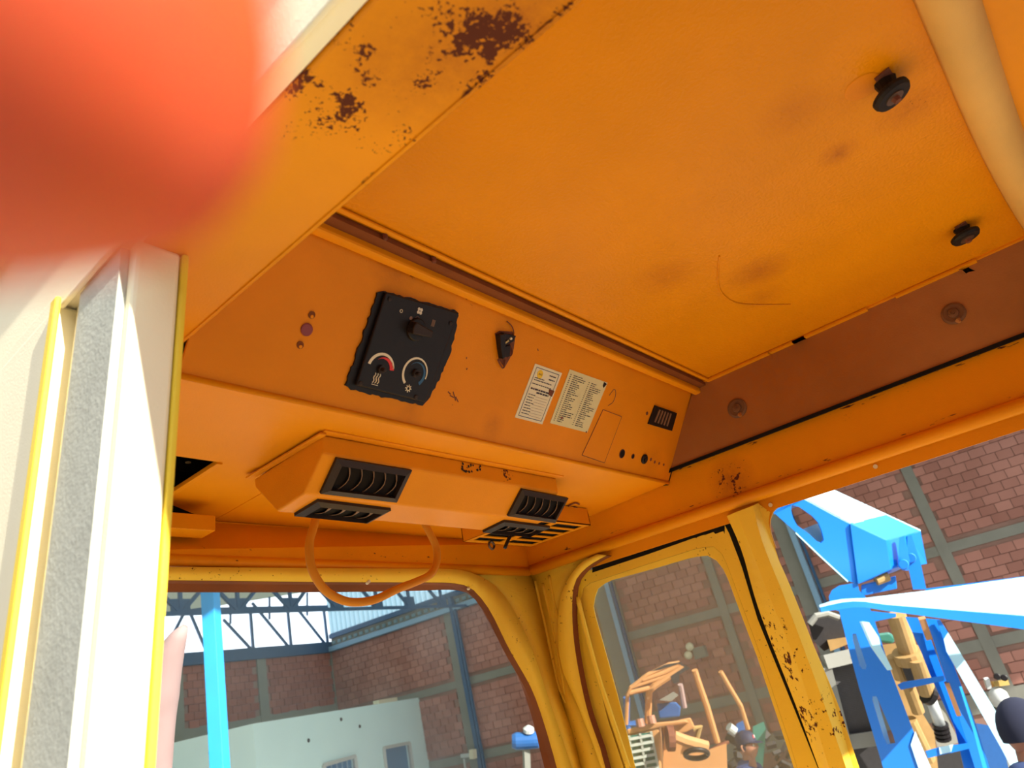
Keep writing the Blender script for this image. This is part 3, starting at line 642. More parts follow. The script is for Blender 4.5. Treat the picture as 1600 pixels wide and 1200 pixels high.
for k in range(8): mb.bar(f1(.42, .555+.05*k), f1(.86, .555+.05*k), .0004, .0002, NI)
mb.build('row_rules', 'louver', l1)
MB().hexa(pq([(858, 608), (866, 611), (862, 620), (857, 617)], .0013), NI*.0004).build('torn_spot', 'rustsolid', l1)
l2, f2 = label_sheet('parts_label', [(890, 577), (949, 598), (917, 676), (859, 661)], 'larger yellowed label printed with two columns of small text', 'paper2')
strips([(.06, .09+.0*k, .08+.037*k) for k in range(24)], f2, 'ink', l2, 'number_column', .01)
strips([(.14, .26+.22*random.random(), .08+.037*k) for k in range(24)], f2, 'ink', l2, 'left_text_column', .013)
strips([(.62, .72+.22*random.random(), .11+.037*k) for k in range(23)], f2, 'ink', l2, 'right_text_column', .013)
strips([(.545, .575, .11+.037*k) for k in range(23)], f2, 'ink', l2, 'second_number_column', .01)
MB().hexa(pq([(944, 597), (948, 600), (943, 606), (942, 603)], .0013), NI*.0004).build('corner_tear', 'black', l2)
MB().lathe(onp(878, 653, .0013), NI, [(0, .0028), (.0004, .002)], 9).build('red_stain', 'redplug', l2)
MB().lathe(onp(916, 675, .0013), NI, [(0, .0018), (.0004, .0018)], 9).build('rust_spot', 'rustsolid', l2)
# access cover outline
cv = [onp(*p, .0) for p in ((942, 640), (971, 651), (944, 723), (909, 711))]
t = thing('cover_plate', cv[3], 'plain yellow rectangular cover plate on the console right of the labels', 'cover')
MB().hexa(cv, NI*.0008).build('cover', 'panel', t)
mb = MB()
for k in range(4): mb.bar(cv[k]+NI*.0005, cv[(k+1) % 4]+NI*.0005, .0012, .0008, NI)
mb.build('scribed_edge', 'rustsolid', t)
pm = [onp(*p, .0006) for p in ((848, 706), (852, 690), (868, 664))]
t = thing('pencil_mark', pm[0], 'hand-drawn pencil figure on the panel beside the yellowed label', 'marking')
MB().tube(resample([onp(*p, .0004) for p in ((952, 618), (960, 608), (962, 616), (958, 628), (950, 634))], 16), .0005, 4).build('pencil_stroke', 'ink', t)
t = thing('scratch_marks', onp(706, 620), 'small dark paint chips on the panel right of the controls', 'marking')
for p, q_ in (((700, 612), (704, 616)), ((703, 618), (709, 621)), ((708, 612), (712, 626)), ((712, 620), (716, 628)), ((729, 558), (729, 561)), ((730, 575), (729, 578)), ((840, 545), (841, 548))):
    MB().bar(onp(*p, .0004), onp(*q_, .0004), .0016, .0006, NI).build('paint_chip', 'rustsolid', t)
# rocker switch
sw = thing('rocker_switch', onp(1033, 655), 'ribbed black rocker switch socket at the right end of the console panel', 'switch')
MB().hexa(pq([(1022, 633), (1056, 645), (1048, 673), (1011, 662)], .0), NI*.004).build('bezel', 'black', sw, bevel=.001)
A, B_, C_, D_ = pq([(1027, 639), (1051, 647), (1045, 667), (1019, 658)], .004)
for k in range(5):
    u = .14+.18*k; a = A.lerp(B_, u); b_ = D_.lerp(C_, u); MB().bar(a, b_, .0045, .004, NI).build('rib', 'louver', sw)
MB().lathe(onp(1011, 646, .001), NI, [(0, .004), (.001, .003)], 9).build('rust_stain', 'rustsolid', sw)
for (px, py, r, lb) in ((972, 709, .0085, 'larger oval hole left of three in the lower right of the console panel'), (989, 713, .0045, 'smallest hole in the middle of three on the console panel')):
    c = onp(px, py, .0004); t = thing('panel_hole', c, lb, 'hole')
    MB().lathe(c, NI, [(0, r), (.0006, r)], 18).build('dark_hole', 'blackmatte', t)
    MB().tube(circ(c, U, V, r*1.05, 18)+[c+U*r*1.05], .0009, 5).build('rusty_edge', 'rustsolid', t)
c = onp(1006, 717, .0); t = thing('push_plug', c, 'round dark push plug with rust trail by the panel end', 'plug')
MB().lathe(c, NI, [(0, .0105), (.003, .0105), (.005, .008), (.005, .004), (.007, .004)], 20).build('plug_body', 'black', t)
for k, (px, py) in enumerate(((1017, 718), (1023, 722), (1030, 724), (1037, 726))):
    MB().lathe(onp(px, py, .0003), NI, [(0, .0042-.0004*k), (.0006, .003)], 7).build('rust_streak', 'rustsolid', t)
# ================================================================== AIR DUCT BOX
duct = thing('air_duct_box', (.875, .88, .335), 'angular yellow air duct box under the console with four black vents', 'air duct')
prof = [(.801, .4105), (.803, .3815), (.852, .338), (.921, .333), (.978, .390), (.980, .4035)]
DX0, DX1 = .600, 1.152
mb = MB(); mb.hexa([(DX0, y, z) for y, z in prof], (DX1-DX0, 0, 0)); mb.build('housing', 'box', duct, bevel=.003)
MB().b(DX0-.006, DX1+.004, .785, .799, .4085, .4115).build('mounting_flange', 'box', duct, bevel=.001)
MB().b(DX0-.011, DX0, .79, .985, .4045, .408).build('side_flange', 'box', duct, bevel=.001)
n1 = Vector((0, .338-.3815, -(.852-.803))).normalized()      # outward normal of the main face
forg = Vector((0, .803, .3815))
if n1.y > 0: n1 = -n1
def onduct(px, py, off=0):
    r = ray(px, py); return r*((n1.dot(forg)+off)/n1.dot(r))
n2 = Vector((0, -.005, -.069)).normalized(); forg2 = Vector((0, .852, .338))
def onduct2(px, py, off=0):
    r = ray(px, py); return r*((n2.dot(forg2)+off)/n2.dot(r))
def vent(px4, fn, nrm, nl, label, sweep, lw=.045):
    cs = [fn(px, py, 0) for px, py in px4]; ctr = sum(cs, Vector())/4
    W = ((cs[1]-cs[0])+(cs[2]-cs[3])).normalized(); H_ = nrm.cross(W).normalized()
    if H_.dot(cs[3]-cs[0]) < 0: H_ = -H_
    w_ = ((cs[1]-cs[0]).length+(cs[2]-cs[3]).length)/2; h_ = abs(((cs[3]-cs[0])+(cs[2]-cs[1])).dot(H_))/2
    def P(u, v, k=0): return ctr+W*(u*w_/2)+H_*(v*h_/2)+nrm*k
    back = MB().hexa([P(-.9, -.9, .0005), P(.9, -.9, .0005), P(.9, .9, .0005), P(-.9, .9, .0005)], nrm*.0005).build('air_vent', 'blackmatte', duct); back['label'] = label
    iu, iv = 1-.022/w_, 1-.018/h_
    fr_ = MB()
    for q_ in ([(-1, -1), (1, -1), (iu, -iv), (-iu, -iv)], [(1, -1), (1, 1), (iu, iv), (iu, -iv)], [(1, 1), (-1, 1), (-iu, iv), (iu, iv)], [(-1, 1), (-1, -1), (-iu, -iv), (-iu, iv)]):
        a, b_, c_, d_ = q_; fr_.add([P(*a, 0), P(*b_, 0), P(*c_, .001), P(*d_, .001), P(*a, .005), P(*b_, .005), P(*c_, .009), P(*d_, .009)], [(0, 1, 2, 3), (4, 5, 6, 7), (0, 1, 5, 4), (1, 2, 6, 5), (2, 3, 7, 6), (3, 0, 4, 7)])
    fr_.build('vent_frame', 'vent', back)
    for k in range(nl):
        u = -iu+2*iu*(k+.7)/(nl+.4); c_ = []
        for j in range(7):
            a = math.pi*j/6; c_.append((u+sweep*math.sin(a)*.10, -iv+2*iv*j/6, .001+.0055*math.sin(a)))
        sheet([[P(*q_) for q_ in c_], [P(q_[0]+lw, q_[1], q_[2]*.3) for q_ in c_]], 7, False).build('louver', 'louver', back, smooth=True, thick=.0012)
    return back
vent([(521, 714), (638, 732), (621, 784), (502, 769)], onduct, n1, 5, 'black vent with curved louvers, front face, left end', 1)
vent([(811, 762), (882, 776), (869, 816), (794, 805)], onduct, n1, 5, 'black vent with curved louvers, front face, right end', .6)
vent([(494, 781), (607, 791), (577, 816), (462, 800)], onduct2, n2, 4, 'lower black vent facing down at the left end', .5, .13)
vent([(784, 812), (856, 820), (829, 837), (757, 828)], onduct2, n2, 4, 'lower black vent facing down at the right end', .5, .13)
# return air grille in the corner
gr = thing('return_air_grille', (1.29, 1.0, .365), 'yellow ten-slot return air grille in the front right corner beside the duct box', 'grille')
GX0, GX1, GY0, GY1 = 1.172, 1.408, .912, 1.094; gz = .365
holes = []; rows = 5
for k in range(rows):
    y0 = GY0+.014+k*(GY1-GY0-.02)/rows; y1 = y0+(GY1-GY0-.02)/rows-.010
    for (xa, xb) in ((GX0+.014, GX0+.105), (GX0+.125, GX1-.014)): holes.append([(xa, y0, gz), (xb, y0, gz), (xb, y1, gz), (xa, y1, gz)])
plate([(GX0, GY0, gz), (GX1, GY0, gz), (GX1, GY1, gz), (GX0, GY1, gz)], holes, (0, 0, .002)).build('slotted_plate', 'box', gr)
mb = MB(); mb.b(GX0, GX1, GY0, GY0+.002, gz, .404); mb.b(GX0, GX0+.002, GY0, GY1, gz, .40); mb.b(GX1-.002, GX1, GY0, GY1, gz, .40); mb.b(GX0, GX1, GY1-.002, GY1, gz, .40); mb.build('grille_rim', 'box', gr)
MB().b(GX0+.003, GX1-.003, GY0+.003, GY1-.003, .3695, .371).build('grille_inside_shade', 'blackmatte', gr)  # black sheet close behind the slots stands in for the shaded interior
t = thing('hanging_hook', onz(768, 852, .35), 'small dark ring hook hanging below the return air grille', 'hook')
hc = ony(768, 852, 1.08); MB().tube(circ(hc, Vector((1, 0, 0)), Vector((0, 0, 1)), .0085, 16)+[hc+Vector((.0085, 0, 0))], .0028, 8).build('ring', 'steel', t, smooth=True)
t = thing('cable_stub', ony(790, 846, 1.0), 'short dark cable stub hanging by the lower right vent', 'cable')
MB().tube(resample([ony(*p, .95) for p in ((797, 838), (793, 846), (789, 856))], 8), .0038, 8).build('stub', 'black', t, smooth=True)
t = thing('torn_clip', onx(895, 796, 1.17), 'bent dark wire clip behind the right end of the duct box', 'clip')
for pts in (((886, 792), (897, 786), (905, 788)), ((886, 797), (896, 792), (903, 794)), ((886, 800), (900, 800), (917, 803))):
    MB().tube(resample([onz(*p, .404) for p in pts], 8), .0018, 5).build('wire_end', 'rustsolid', t)
# grab handle
hp = [(502, 808), (490, 823), (484, 845), (484, 872), (490, 895), (505, 919), (526, 934), (551, 941), (585, 937), (622, 920), (650, 909), (672, 898), (682, 880), (682, 857), (673, 836), (660, 821)]
hy = [.992, .990, .988, .985]+[.982]*8+[.985, .988, .990, .992]
t = thing('grab_handle', ony(551, 941, .95), 'bent yellow tube loop handle hanging under the duct box', 'handle')
path = [ony(*p, y) for p, y in zip(hp, hy)]
path = [Vector((path[0].x+.012, .999, .405))]+path[1:-1]+[Vector((path[-1].x-.01, .999, .405))]
MB().tube(resample(path, 90), .0070, 14).build('bent_tube', 'tube', t, smooth=True)
t = thing('black_scuffs', (.997, .80, .40), 'black scuffed sticker remains on the upper strip of the duct box', 'marking')
nn = Vector((0, .3815-.4105, -(.803-.801))).normalized(); nn = -nn if nn.y > 0 else nn
fo = Vector((0, .801, .4105))
for k in range(26):
    px = random.uniform(722, 752); py = random.uniform(725, 738)+(px-737)*.12; r_ = ray(px, py); c = r_*((nn.dot(fo)+.0008)/nn.dot(r_))
    MB().lathe(c, nn, [(0, random.uniform(.0008, .0028)), (.0005, .0008)], 5+k % 3).build('scuff', 'black', t)
# ================================================================== HAND (finger over the lens)
def camP(x, y, z): return MC @ Vector((x, y, z))
def skinned(name, chain, m_, parent, sub=2, branches=()):
    """one continuous skinned surface. chain: [(pos, radius)], branches: [(index, [(pos, radius)...])]"""
    vs = []; es = []; rs = []
    def addc(ch, root=None):
        prev = root
        for p, r in ch:
            vs.append(Vector(p)); rs.append(r)
            if prev is not None: es.append((prev, len(vs)-1))
            prev = len(vs)-1
    addc(chain)
    for idx, ch in branches: addc(ch, idx)
    me = bpy.data.meshes.new(name); o0 = sum(vs, Vector())/len(vs)
    me.from_pydata([v-o0 for v in vs], es, [])
    o_ = bpy.data.objects.new(name, me); COL.objects.link(o_); o_.location = o0+EYE
    if parent is not None: o_.parent = parent; o_.location = o0+EYE-wloc(parent)
    k = o_.modifiers.new('skin', 'SKIN'); k.use_smooth_shade = True; k.branch_smoothing = .4
    sv = me.skin_vertices[0].data
    for i, r in enumerate(rs): sv[i].radius = (r, r) if not isinstance(r, tuple) else r
    sv[0].use_root = True
    k2 = o_.modifiers.new('sub', 'SUBSURF'); k2.levels = sub; k2.render_levels = sub
    me.materials.append(M[m_]); return o_
hand = thing('person', camP(-.16, -.12, .05), 'red glowing out of focus fingertip of the photographer across the upper left corner', 'person')
palm = [((-.155, -.150, .060), .030), ((-.150, -.100, .050), .027), ((-.140, -.050, .035), .030), ((-.130, -.010, .020), .030), ((-.122, .015, .008), .020)]
fing = [(4, [((-.095, .019, -.010), .0105), ((-.066, .0195, -.027), .0125), ((-.045, .0180, -.0335), .0135), ((-.026, .0172, -.0340), .0142), ((-.0105, .0180, -.0338), .0128)]),
        (3, [((-.105, -.012, -.006), .0100), ((-.088, -.012, -.036), .0095), ((-.095, -.012, -.056), .0085), ((-.112, -.012, -.060), .0075)]),
        (3, [((-.112, -.034, -.006), .0095), ((-.098, -.034, -.034), .0090), ((-.106, -.034, -.052), .0080), ((-.121, -.034, -.054), .0070)]),
        (2, [((-.120, -.056, -.002), .0085), ((-.108, -.056, -.026), .0080), ((-.114, -.056, -.042), .0070), ((-.127, -.056, -.044), .0062)]),
        (2, [((-.125, -.055, .050), .0125), ((-.100, -.030, .052), .0110), ((-.080, -.014, .046), .0098), ((-.072, -.006, .040), .0085)])]
skinned('hand', [(camP(*p), r) for p, r in palm], 'finger', hand, 2, [(i, [(camP(*p), r) for p, r in ch]) for i, ch in fing])
nl = [camP(-.0285+.007*math.cos(a), .0172+.0055*math.sin(a), -.0432) for a in [2*math.pi*k/14 for k in range(14)]]
MB().hexa(nl, camP(0, 0, .0015)).build('fingernail', 'finger', hand)
skinned('sleeve', [(camP(-.155, -.150, .060), .036), (camP(-.165, -.22, .075), .042), (camP(-.18, -.34, .10), .050)], 'shirt', hand, 1)
# ================================================================== YARD
GZ = -2.3
struct(MB().b(-40, 60, -40, 60, GZ-.1, GZ).build('ground', 'ground'))
def bbox(mb, x0, x1, y0, y1, z0, z1):     # box in building coordinates
    c = bw(((x0+x1)/2, (y0+y1)/2, (z0+z1)/2)); return mb.box(c, (x1-x0, y1-y0, z1-z0), (bw((1, 0, 0)), bw((0, 1, 0)), bw((0, 0, 1))))
ZT = 3.33                                  # wall top
def brick_wall(name, label, axis, pos, a0, a1, cols, ties, bm_, near, mortar='mortar'):
    root = thing(name, bw((pos, (a0+a1)/2, GZ) if axis == 'x' else ((a0+a1)/2, pos, GZ)), kind='structure'); root['label'] = label
    mb = MB()
    if axis == 'x': bbox(mb, pos+.03, pos+.25, a0, a1, GZ-.6, ZT)
    else: bbox(mb, a0, a1, pos+.03, pos+.25, GZ-.6, ZT)
    mb.build('mortar_face', mortar, root)
    for (z0, z1) in ties:
        mb = MB()
        if axis == 'x': bbox(mb, pos-.015, pos+.03, a0, a1, z0, z1)
        else: bbox(mb, a0, a1, pos-.015, pos+.03, z0, z1)
        mb.build('tie_beam', 'conc', root)
    for (c, w_) in cols:
        mb = MB()
        if axis == 'x': bbox(mb, pos-.03, pos+.03, c-w_/2, c+w_/2, GZ, ZT)
        else: bbox(mb, c-w_/2, c+w_/2, pos-.03, pos+.03, GZ, ZT)
        mb.build('column', 'conc', root)
    rest = MB(); cand = []; bl_, bh = .33, .215; row = 0; z = GZ
    while z+bh < ZT+.05:
        a = a0+(bl_/2 if row % 2 else 0)
        while a < a1:
            mid = a+bl_/2; zc = z+bh/2
            if not any(z0-.02 < zc < z1+.02 for z0, z1 in ties) and not any(abs(mid-c) < w_/2+.06 for c, w_ in cols):
                dp = random.uniform(0, .012)
                cand.append((a+.005, a+bl_-.008, z+.005, z+bh-.008, dp))
            a += bl_
        z += bh; row += 1
    if near: cand.sort(key=near)
    nsingle = 290 if near else 0
    u_, v_, w3 = bw((1, 0, 0)), bw((0, 1, 0)), bw((0, 0, 1)); mesh = None
    for i, (p0, p1, z0, z1, dp) in enumerate(cand):
        if i < nsingle:
            c = bw((pos+.015-dp, (p0+p1)/2, (z0+z1)/2)) if axis == 'x' else bw(((p0+p1)/2, pos+.015-dp, (z0+z1)/2))
            if mesh is None:
                m_ = MB(); m_.box((0, 0, 0), (.05, p1-p0, z1-z0) if axis == 'x' else (p1-p0, .05, z1-z0), (u_, v_, w3)); b0 = m_.build('brick', bm_, root, origin=(0, 0, 0)); mesh = b0.data; o_ = b0
            else:
                o_ = bpy.data.objects.new('brick', mesh); COL.objects.link(o_); o_.parent = root
            o_.location = c+EYE-wloc(root)
        else:
            if axis == 'x': bbox(rest, pos-.012-dp, pos+.03, p0, p1, z0, z1)
            else: bbox(rest, p0, p1, pos-.012-dp, pos+.03, z0, z1)
    r_ = rest.build('bricks', bm_, root); r_['kind'] = 'stuff'
    return root
colsx = [(14.9, .35), (9.25, .75), (6.05, .22), (3.85, .50), (.62, .24), (-2.6, .3)]
vis = lambda c: (0 if (-1.6 < (c[0]+c[1])/2 < 4.0 and c[2] > -1.3) else 1, (c[0]+c[1])/2)
brick_wall('wall_side_yard', 'red clay block wall of the yard with grey concrete columns', 'x', XB, -6, 20.3, colsx, [(1.02, 1.24), (-1.10, -.86), (GZ, -1.9)], 'brick', vis)
colsy = [(13.9, .35), (16.9, .35), (20.1, .35), (10.6, .35)]
brick_wall('wall_far_yard', 'shaded dark red block wall behind the pale building', 'y', YB, 4, 20.3, colsy, [(1.25, 1.60), (GZ, -1.6)], 'brick2', None)
# gutter beam and rail over the side wall
g = thing('gutter_beam', bw((XB-.2, 8, ZT)), 'pale blue metal gutter beam along the top of the side brick wall', 'gutter')
mb = MB(); bbox(mb, XB-.20, XB+.05, -6, 20.2, ZT-.02, ZT+.14); mb.build('gutter', 'gutter', g)
mb = MB(); bbox(mb, XB-.12, XB+.05, -6, 20.2, ZT+.42, ZT+.58); mb.build('dark_rail', 'truss', g)
mb = MB(); bbox(mb, XB-.02, XB+.05, -6, 20.2, ZT+.14, ZT+.42); mb.build('backing_strip', 'conc', g)
mb = MB()
for k in range(95): bbox(mb, XB-.06, XB-.02, 20-.27*k, 20-.27*k+.14, ZT+.22, ZT+.32)
mb.build('sheet_ends', 'clad', g)['kind'] = 'stuff'
# corrugated cladding over the side wall
cl = MB(); yy = 20.3; pr = []
while yy > -6:
    pr += [(XB+.06, yy), (XB+.06, yy-.10), (XB-.0, yy-.12), (XB-.0, yy-.20), (XB+.06, yy-.22)]; yy -= .22
vs = [bw((x, y, z)) for z in (ZT+.55, 10) for x, y in pr]; n = len(pr)
cl.add(vs, [(i, i+1, n+i+1, n+i) for i in range(n-1)])
struct(cl.build('wall_cladding', 'clad'), 'pale blue corrugated cladding above the side brick wall')
# far girder with open sky behind
tr = thing('wall_truss', bw((12, YB, ZT)), 'dark blue steel lattice girder standing on the far brick wall against the sky', 'truss')
def bbar(mb, a, b_, w_): return mb.bar(bw(a), bw(b_), w_*.8, w_*.8)
zc = 4.92; zb_ = 3.66
mb = MB(); bbar(mb, (2, YB, zc), (20.2, YB, zc), .13); mb.build('top_chord', 'truss', tr)
mb = MB(); bbox(mb, 2, 20.2, YB-.08, YB+.1, 3.30, zb_); mb.build('bottom_chord', 'truss', tr)
vx = [bl(p, 980).x for p in (220, 252, 322, 393, 452, 509)]
for i, x in enumerate(vx):
    mb = MB(); bbar(mb, (x, YB, zb_-.1), (x, YB, zc), .10); mb.build('upright', 'truss', tr)
for (a, b_) in (((218, 968), (243, 1014)), ((296, 955), (321, 1014)), ((289, 955), (272, 988)), ((349, 968), (392, 1014)), ((394, 942), (452, 1012)), ((458, 943), (511, 1010))):
    mb = MB(); A = bl(*a); B2 = bl(*b_); bbar(mb, A, B2, .09); mb.build('diagonal', 'truss', tr)
for (a, b_) in (((360, 944), (360, 975)), ((421, 932), (421, 968)), ((480, 926), (480, 962))):
    mb = MB(); bbar(mb, bl(*a), bl(*b_), .07); mb.build('hanger', 'truss', tr)
# nearer roof truss crossing in front of the cladding
YT = 14.0
t2 = thing('roof_truss', bw((12, YT, 3)), 'dark blue roof truss hanging in front of the corrugated cladding', 'truss')
zz = bl(560, 951, YT).z
mb = MB(); bbar(mb, (2, YT, zz), (19.9, YT, zz), .10); mb.build('bottom_chord', 'truss', t2)
mb = MB(); bbar(mb, (2, YT, zz+1.1), (19.9, YT, zz+1.6), .10); mb.build('top_chord', 'truss', t2)
nodes = [bl(p, 951, YT).x for p in (282, 372, 455, 527, 590, 641, 692)]
for i, x in enumerate(nodes):
    mb = MB(); bbar(mb, (x, YT, zz), (x, YT, zz+1.3), .09); mb.build('upright', 'truss', t2)
    mb = MB(); bbar(mb, (x, YT, zz), (x-1.3, YT, zz+1.25), .09); mb.build('diagonal', 'truss', t2)
    if i < 3: mb = MB(); bbar(mb, (x, YT, zz), (x+1.3, YT, zz+1.25), .09); mb.build('diagonal', 'truss', t2)
    mb = MB(); bbox(mb, x-.22, x+.22, YT-.02, YT+.02, zz, zz+.30); mb.build('gusset_plate', 'truss', t2)
# corrugated roof
ra = bl(236, 962); rb_ = bl(445, 929); sl = (rb_.z-ra.z)/(rb_.x-ra.x)
pr = []; yy = -14.0
def rz(x): return ra.z+(x-ra.x)*sl
rf = MB(); xs = [-1, 20.4]; ys = []
yy = -12.0
x0r = 9.0
def slab(mb, xa, xb, ya, yb):
    n = int((yb-ya)/.22); v = []; f = []
    for k in range(n+1):
        y = ya+k*.22; 
        for (dy, dz) in ((0, 0), (.08, 0), (.11, .06), (.19, .06)):
            v += [bw((xa, y+dy, rz(xa)+dz)), bw((xb, y+dy, rz(xb)+dz))]
    for k in range(len(v)//2-1): f.append((2*k, 2*k+1, 2*k+3, 2*k+2))
    return mb.add(v, f)
slab(rf, -1, 20.4, .6, 20.6); struct(rf.build('roof_far', 'cladroof'), 'corrugated shed roof seen from below behind the trusses')
rf = MB(); slab(rf, 12.5, 20.4, -16, .6); struct(rf.build('roof_side_shade', 'cladroof'))  # unseen roof run added to keep the side brick wall shaded
# blue steel columns and conduit on the side wall
for (y, lb) in ((14.6, 'blue steel column with conduit on the brick wall above the pale building'), (9.05, 'blue grey steel column seen through the side door window'), (3.66, 'blue steel column beside the blue boom in the rear side window')):
    mb = MB(); bbox(mb, XB-.20, XB-.04, y-.07, y+.07, GZ, ZT+.4); c = mb.build('steel_column', 'gutter' if y < 14 else 'truss'); tag(c, lb, 'column', 'steel columns on the side wall')
    mb = MB(); bbox(mb, XB-.24, XB-.16, y-.19, y-.13, GZ, ZT); mb.build('conduit', 'truss', c) if True else None
# pale building in front
pb_ = thing('pale_building', bl(560, 1120), 'low pale rendered building with blue windows in front of the far brick wall', 'building')
zt = 1.0
def onzb(px, py, z): v = BT @ ray(px, py); return v*(z/v.z)
A = onzb(232, 1178, zt); A = onzb(259, 1168, zt); B2 = onzb(396, 1135, zt); C_ = onzb(722, 1082, zt)
A = B2+(A-B2)*1.6
def vwall(p, q, z0, z1, t=.2):
    n_ = Vector((-(q-p).y, (q-p).x, 0)).normalized()*t
    return MB().hexa([bw((p.x, p.y, z0)), bw((q.x, q.y, z0)), bw((q.x, q.y, z1)), bw((p.x, p.y, z1))], bw(n_))
vwall(A, B2, GZ-.5, zt).build('left_wall', 'render', pb_)
# front wall with a window and a door opening
def onwall(px, py, off=0):
    v = BT @ ray(px, py); n_ = Vector((-(C_-B2).y, (C_-B2).x, 0)).normalized(); return v*((n_.dot(B2)-off)/n_.dot(v))
wn = Vector((-(C_-B2).y, (C_-B2).x, 0)).normalized()
w1 = [onwall(*p) for p in ((504, 1196), (553, 1182), (562, 1260), (513, 1276))]
w2 = [onwall(*p) for p in ((598, 1169), (638, 1161), (655, 1290), (613, 1300))]
fw = plate([bw((B2.x, B2.y, GZ-.5)), bw((C_.x, C_.y, GZ-.5)), bw((C_.x, C_.y, zt)), bw((B2.x, B2.y, zt))], [[bw(p) for p in w1], [bw(p) for p in w2]], bw(wn*.2))
fw.build('front_wall', 'render', pb_)
for k, w_ in enumerate((w1, w2)):
    wf = MB()
    for i in range(4): wf.bar(bw(w_[i]-wn*.02), bw(w_[(i+1) % 4]-wn*.02), .09, .09)
    f_ = wf.build('window_frame', 'cyl', pb_)
    MB().hexa([bw(p+wn*.10) for p in w_], bw(wn*.02)).build('blue_pane', 'wind', f_)
    if k == 0:
        for j in range(1, 6): MB().bar(bw(w_[0].lerp(w_[1], j/6)+wn*.08), bw(w_[3].lerp(w_[2], j/6)+wn*.08), .03).build('window_bar', 'gutter', f_)
eb = C_+wn*5; vwall(C_, eb, GZ-.5, zt).build('end_wall', 'render', pb_)
MB().hexa([bw((A.x, A.y, zt)), bw((B2.x, B2.y, zt)), bw((C_.x, C_.y, zt)), bw((eb.x, eb.y, zt)), bw((A.x+1, A.y+5, zt))], bw((0, 0, .06))).build('flat_roof', 'render', pb_)
for (x, y) in ((533, 1124), (562, 1135), (482, 1157)):
    MB().lathe(bw(onwall(x, y, .01)), bw(-wn), [(0, .05), (.02, .04)], 7).build('wall_stain', 'dark', pb_)
mb = MB(); p = onwall(588, 1101, -.15); q_ = onwall(617, 1096, -.15); p.z = q_.z = zt+.12; mb.bar(bw(p), bw(q_), .2, .11)
tag(mb.build('air_unit', 'white'), 'small white box on the roof edge of the pale building', 'box')
# pipe junction on wall
t = thing('pipe_junction', bw(br(750, 1174)), 'grey pipe valve on the brick wall at the end of the pale building', 'pipe')
MB().bar(bw(br(738, 1176)-Vector((.55, 0, 0))), bw(br(756, 1174)-Vector((.55, 0, 0))), .10).build('valve', 'cyl', t)
MB().bar(bw(br(755, 1166)-Vector((.55, 0, 0))), bw(br(756, 1180)-Vector((.55, 0, 0))), .16).build('cap', 'white', t)
MB().bar(bw(br(742, 1180)-Vector((.55, 0, 0))), bw(br(752, 1260)-Vector((.55, 0, 0))), .05).build('riser', 'cyl', t)
t = thing('blue_drum', bw(br(818, 1160)), 'blue plastic drum against the brick wall beside the front corner pillar', 'drum')
D_ = 12.0
MB().tube([at(800, 1158, D_), at(806, 1158, D_), at(840, 1156, D_), at(846, 1156, D_)], [.10, .13, .13, .10], 16).build('body', 'bluedrum', t)
tag(MB().tube([at(826, 1143.5, D_), at(826, 1138, D_), at(826, 1134, D_)], [.09, .09, .03], 10).build('white_canister', 'cyl'), 'white canister standing on the blue drum', 'canister')
MB().bar(at(822, 1166, D_), at(826, 1290, D_), .10).build('drum_stand', 'conc', t)
# blue column in front (yard)
cc_ = BT @ (ray(336, 1060)*6.4); cx_, cy_ = cc_.x, cc_.y
t = thing('blue_column', bw((cx_, cy_, GZ)), 'square bright blue steel post standing outside the windscreen', 'column')
mb = MB(); an = math.radians(28); ua = bw((math.cos(an), math.sin(an), 0)); va = bw((-math.sin(an), math.cos(an), 0)); wa = bw((.0, .0, 1))
mb.box(bw((cx_, cy_, 1.2)), (.135, .12, 7.2), (ua, va, wa)); mb.build('shaft', 'column', t, bevel=.006)
mb = MB(); mb.box(bw((cx_, cy_, GZ+.03)), (.35, .35, .06), (ua, va, wa)); mb.build('foot_plate', 'column', t)
for k in range(5):
    px = 331+random.uniform(-3, 3); py = 1172+k*4
    MB().lathe(at(px, py, 6.33), at(0, 0, 1)-at(0, 0, 1)+Vector((-.4, -.9, 0)), [(0, .02), (.01, .012)], 8).build('weld_bead', 'column', t)
# exhaust stack
t = thing('exhaust_stack', at(235, 1200, 2.6), 'pale rusty exhaust pipe with slanted open mouth outside the windscreen', 'exhaust pipe')
D_ = 2.7
ctr = [(224, 1700), (230, 1300), (236, 1180), (242, 1110), (250, 1070), (261, 1035), (272, 1008), (283, 988), (289, 979)]
path = resample([at(px, py, D_) for px, py in ctr], 40)
rr_ = []
for p in path:
    c = MC.transposed() @ p; py = 600-FOC*c.y/-c.z
    rr_.append(.076 if py > 1085 else max(.003, .076*math.sqrt(max(0, (py-976)/109))))
mb = MB(); mb.tube(path, rr_, 22)
mb.build('pipe', 'pipe', t, smooth=True)
MB().lathe(at(228, 1700, D_), (path[1]-path[0]), [(0, .09), (.12, .09)], 20).build('muffler_joint', 'rustsolid', t)

# ================================================================== BLUE BOOM
def c4(x, y): return (1160+x/2.4, 700+y/2.4)
def e6(x, y): return (1260+x/4, 900+y/4)
bo = thing('blue_boom', at(1400, 1600, 5), 'bright blue steel lifting boom with slotted arm, pins and ladder mast', 'crane boom')
D0 = 5.0
def A4(x, y, d=D0): return at(*c4(x, y), d)
def A6(x, y, d=D0): return at(*e6(x, y), d)
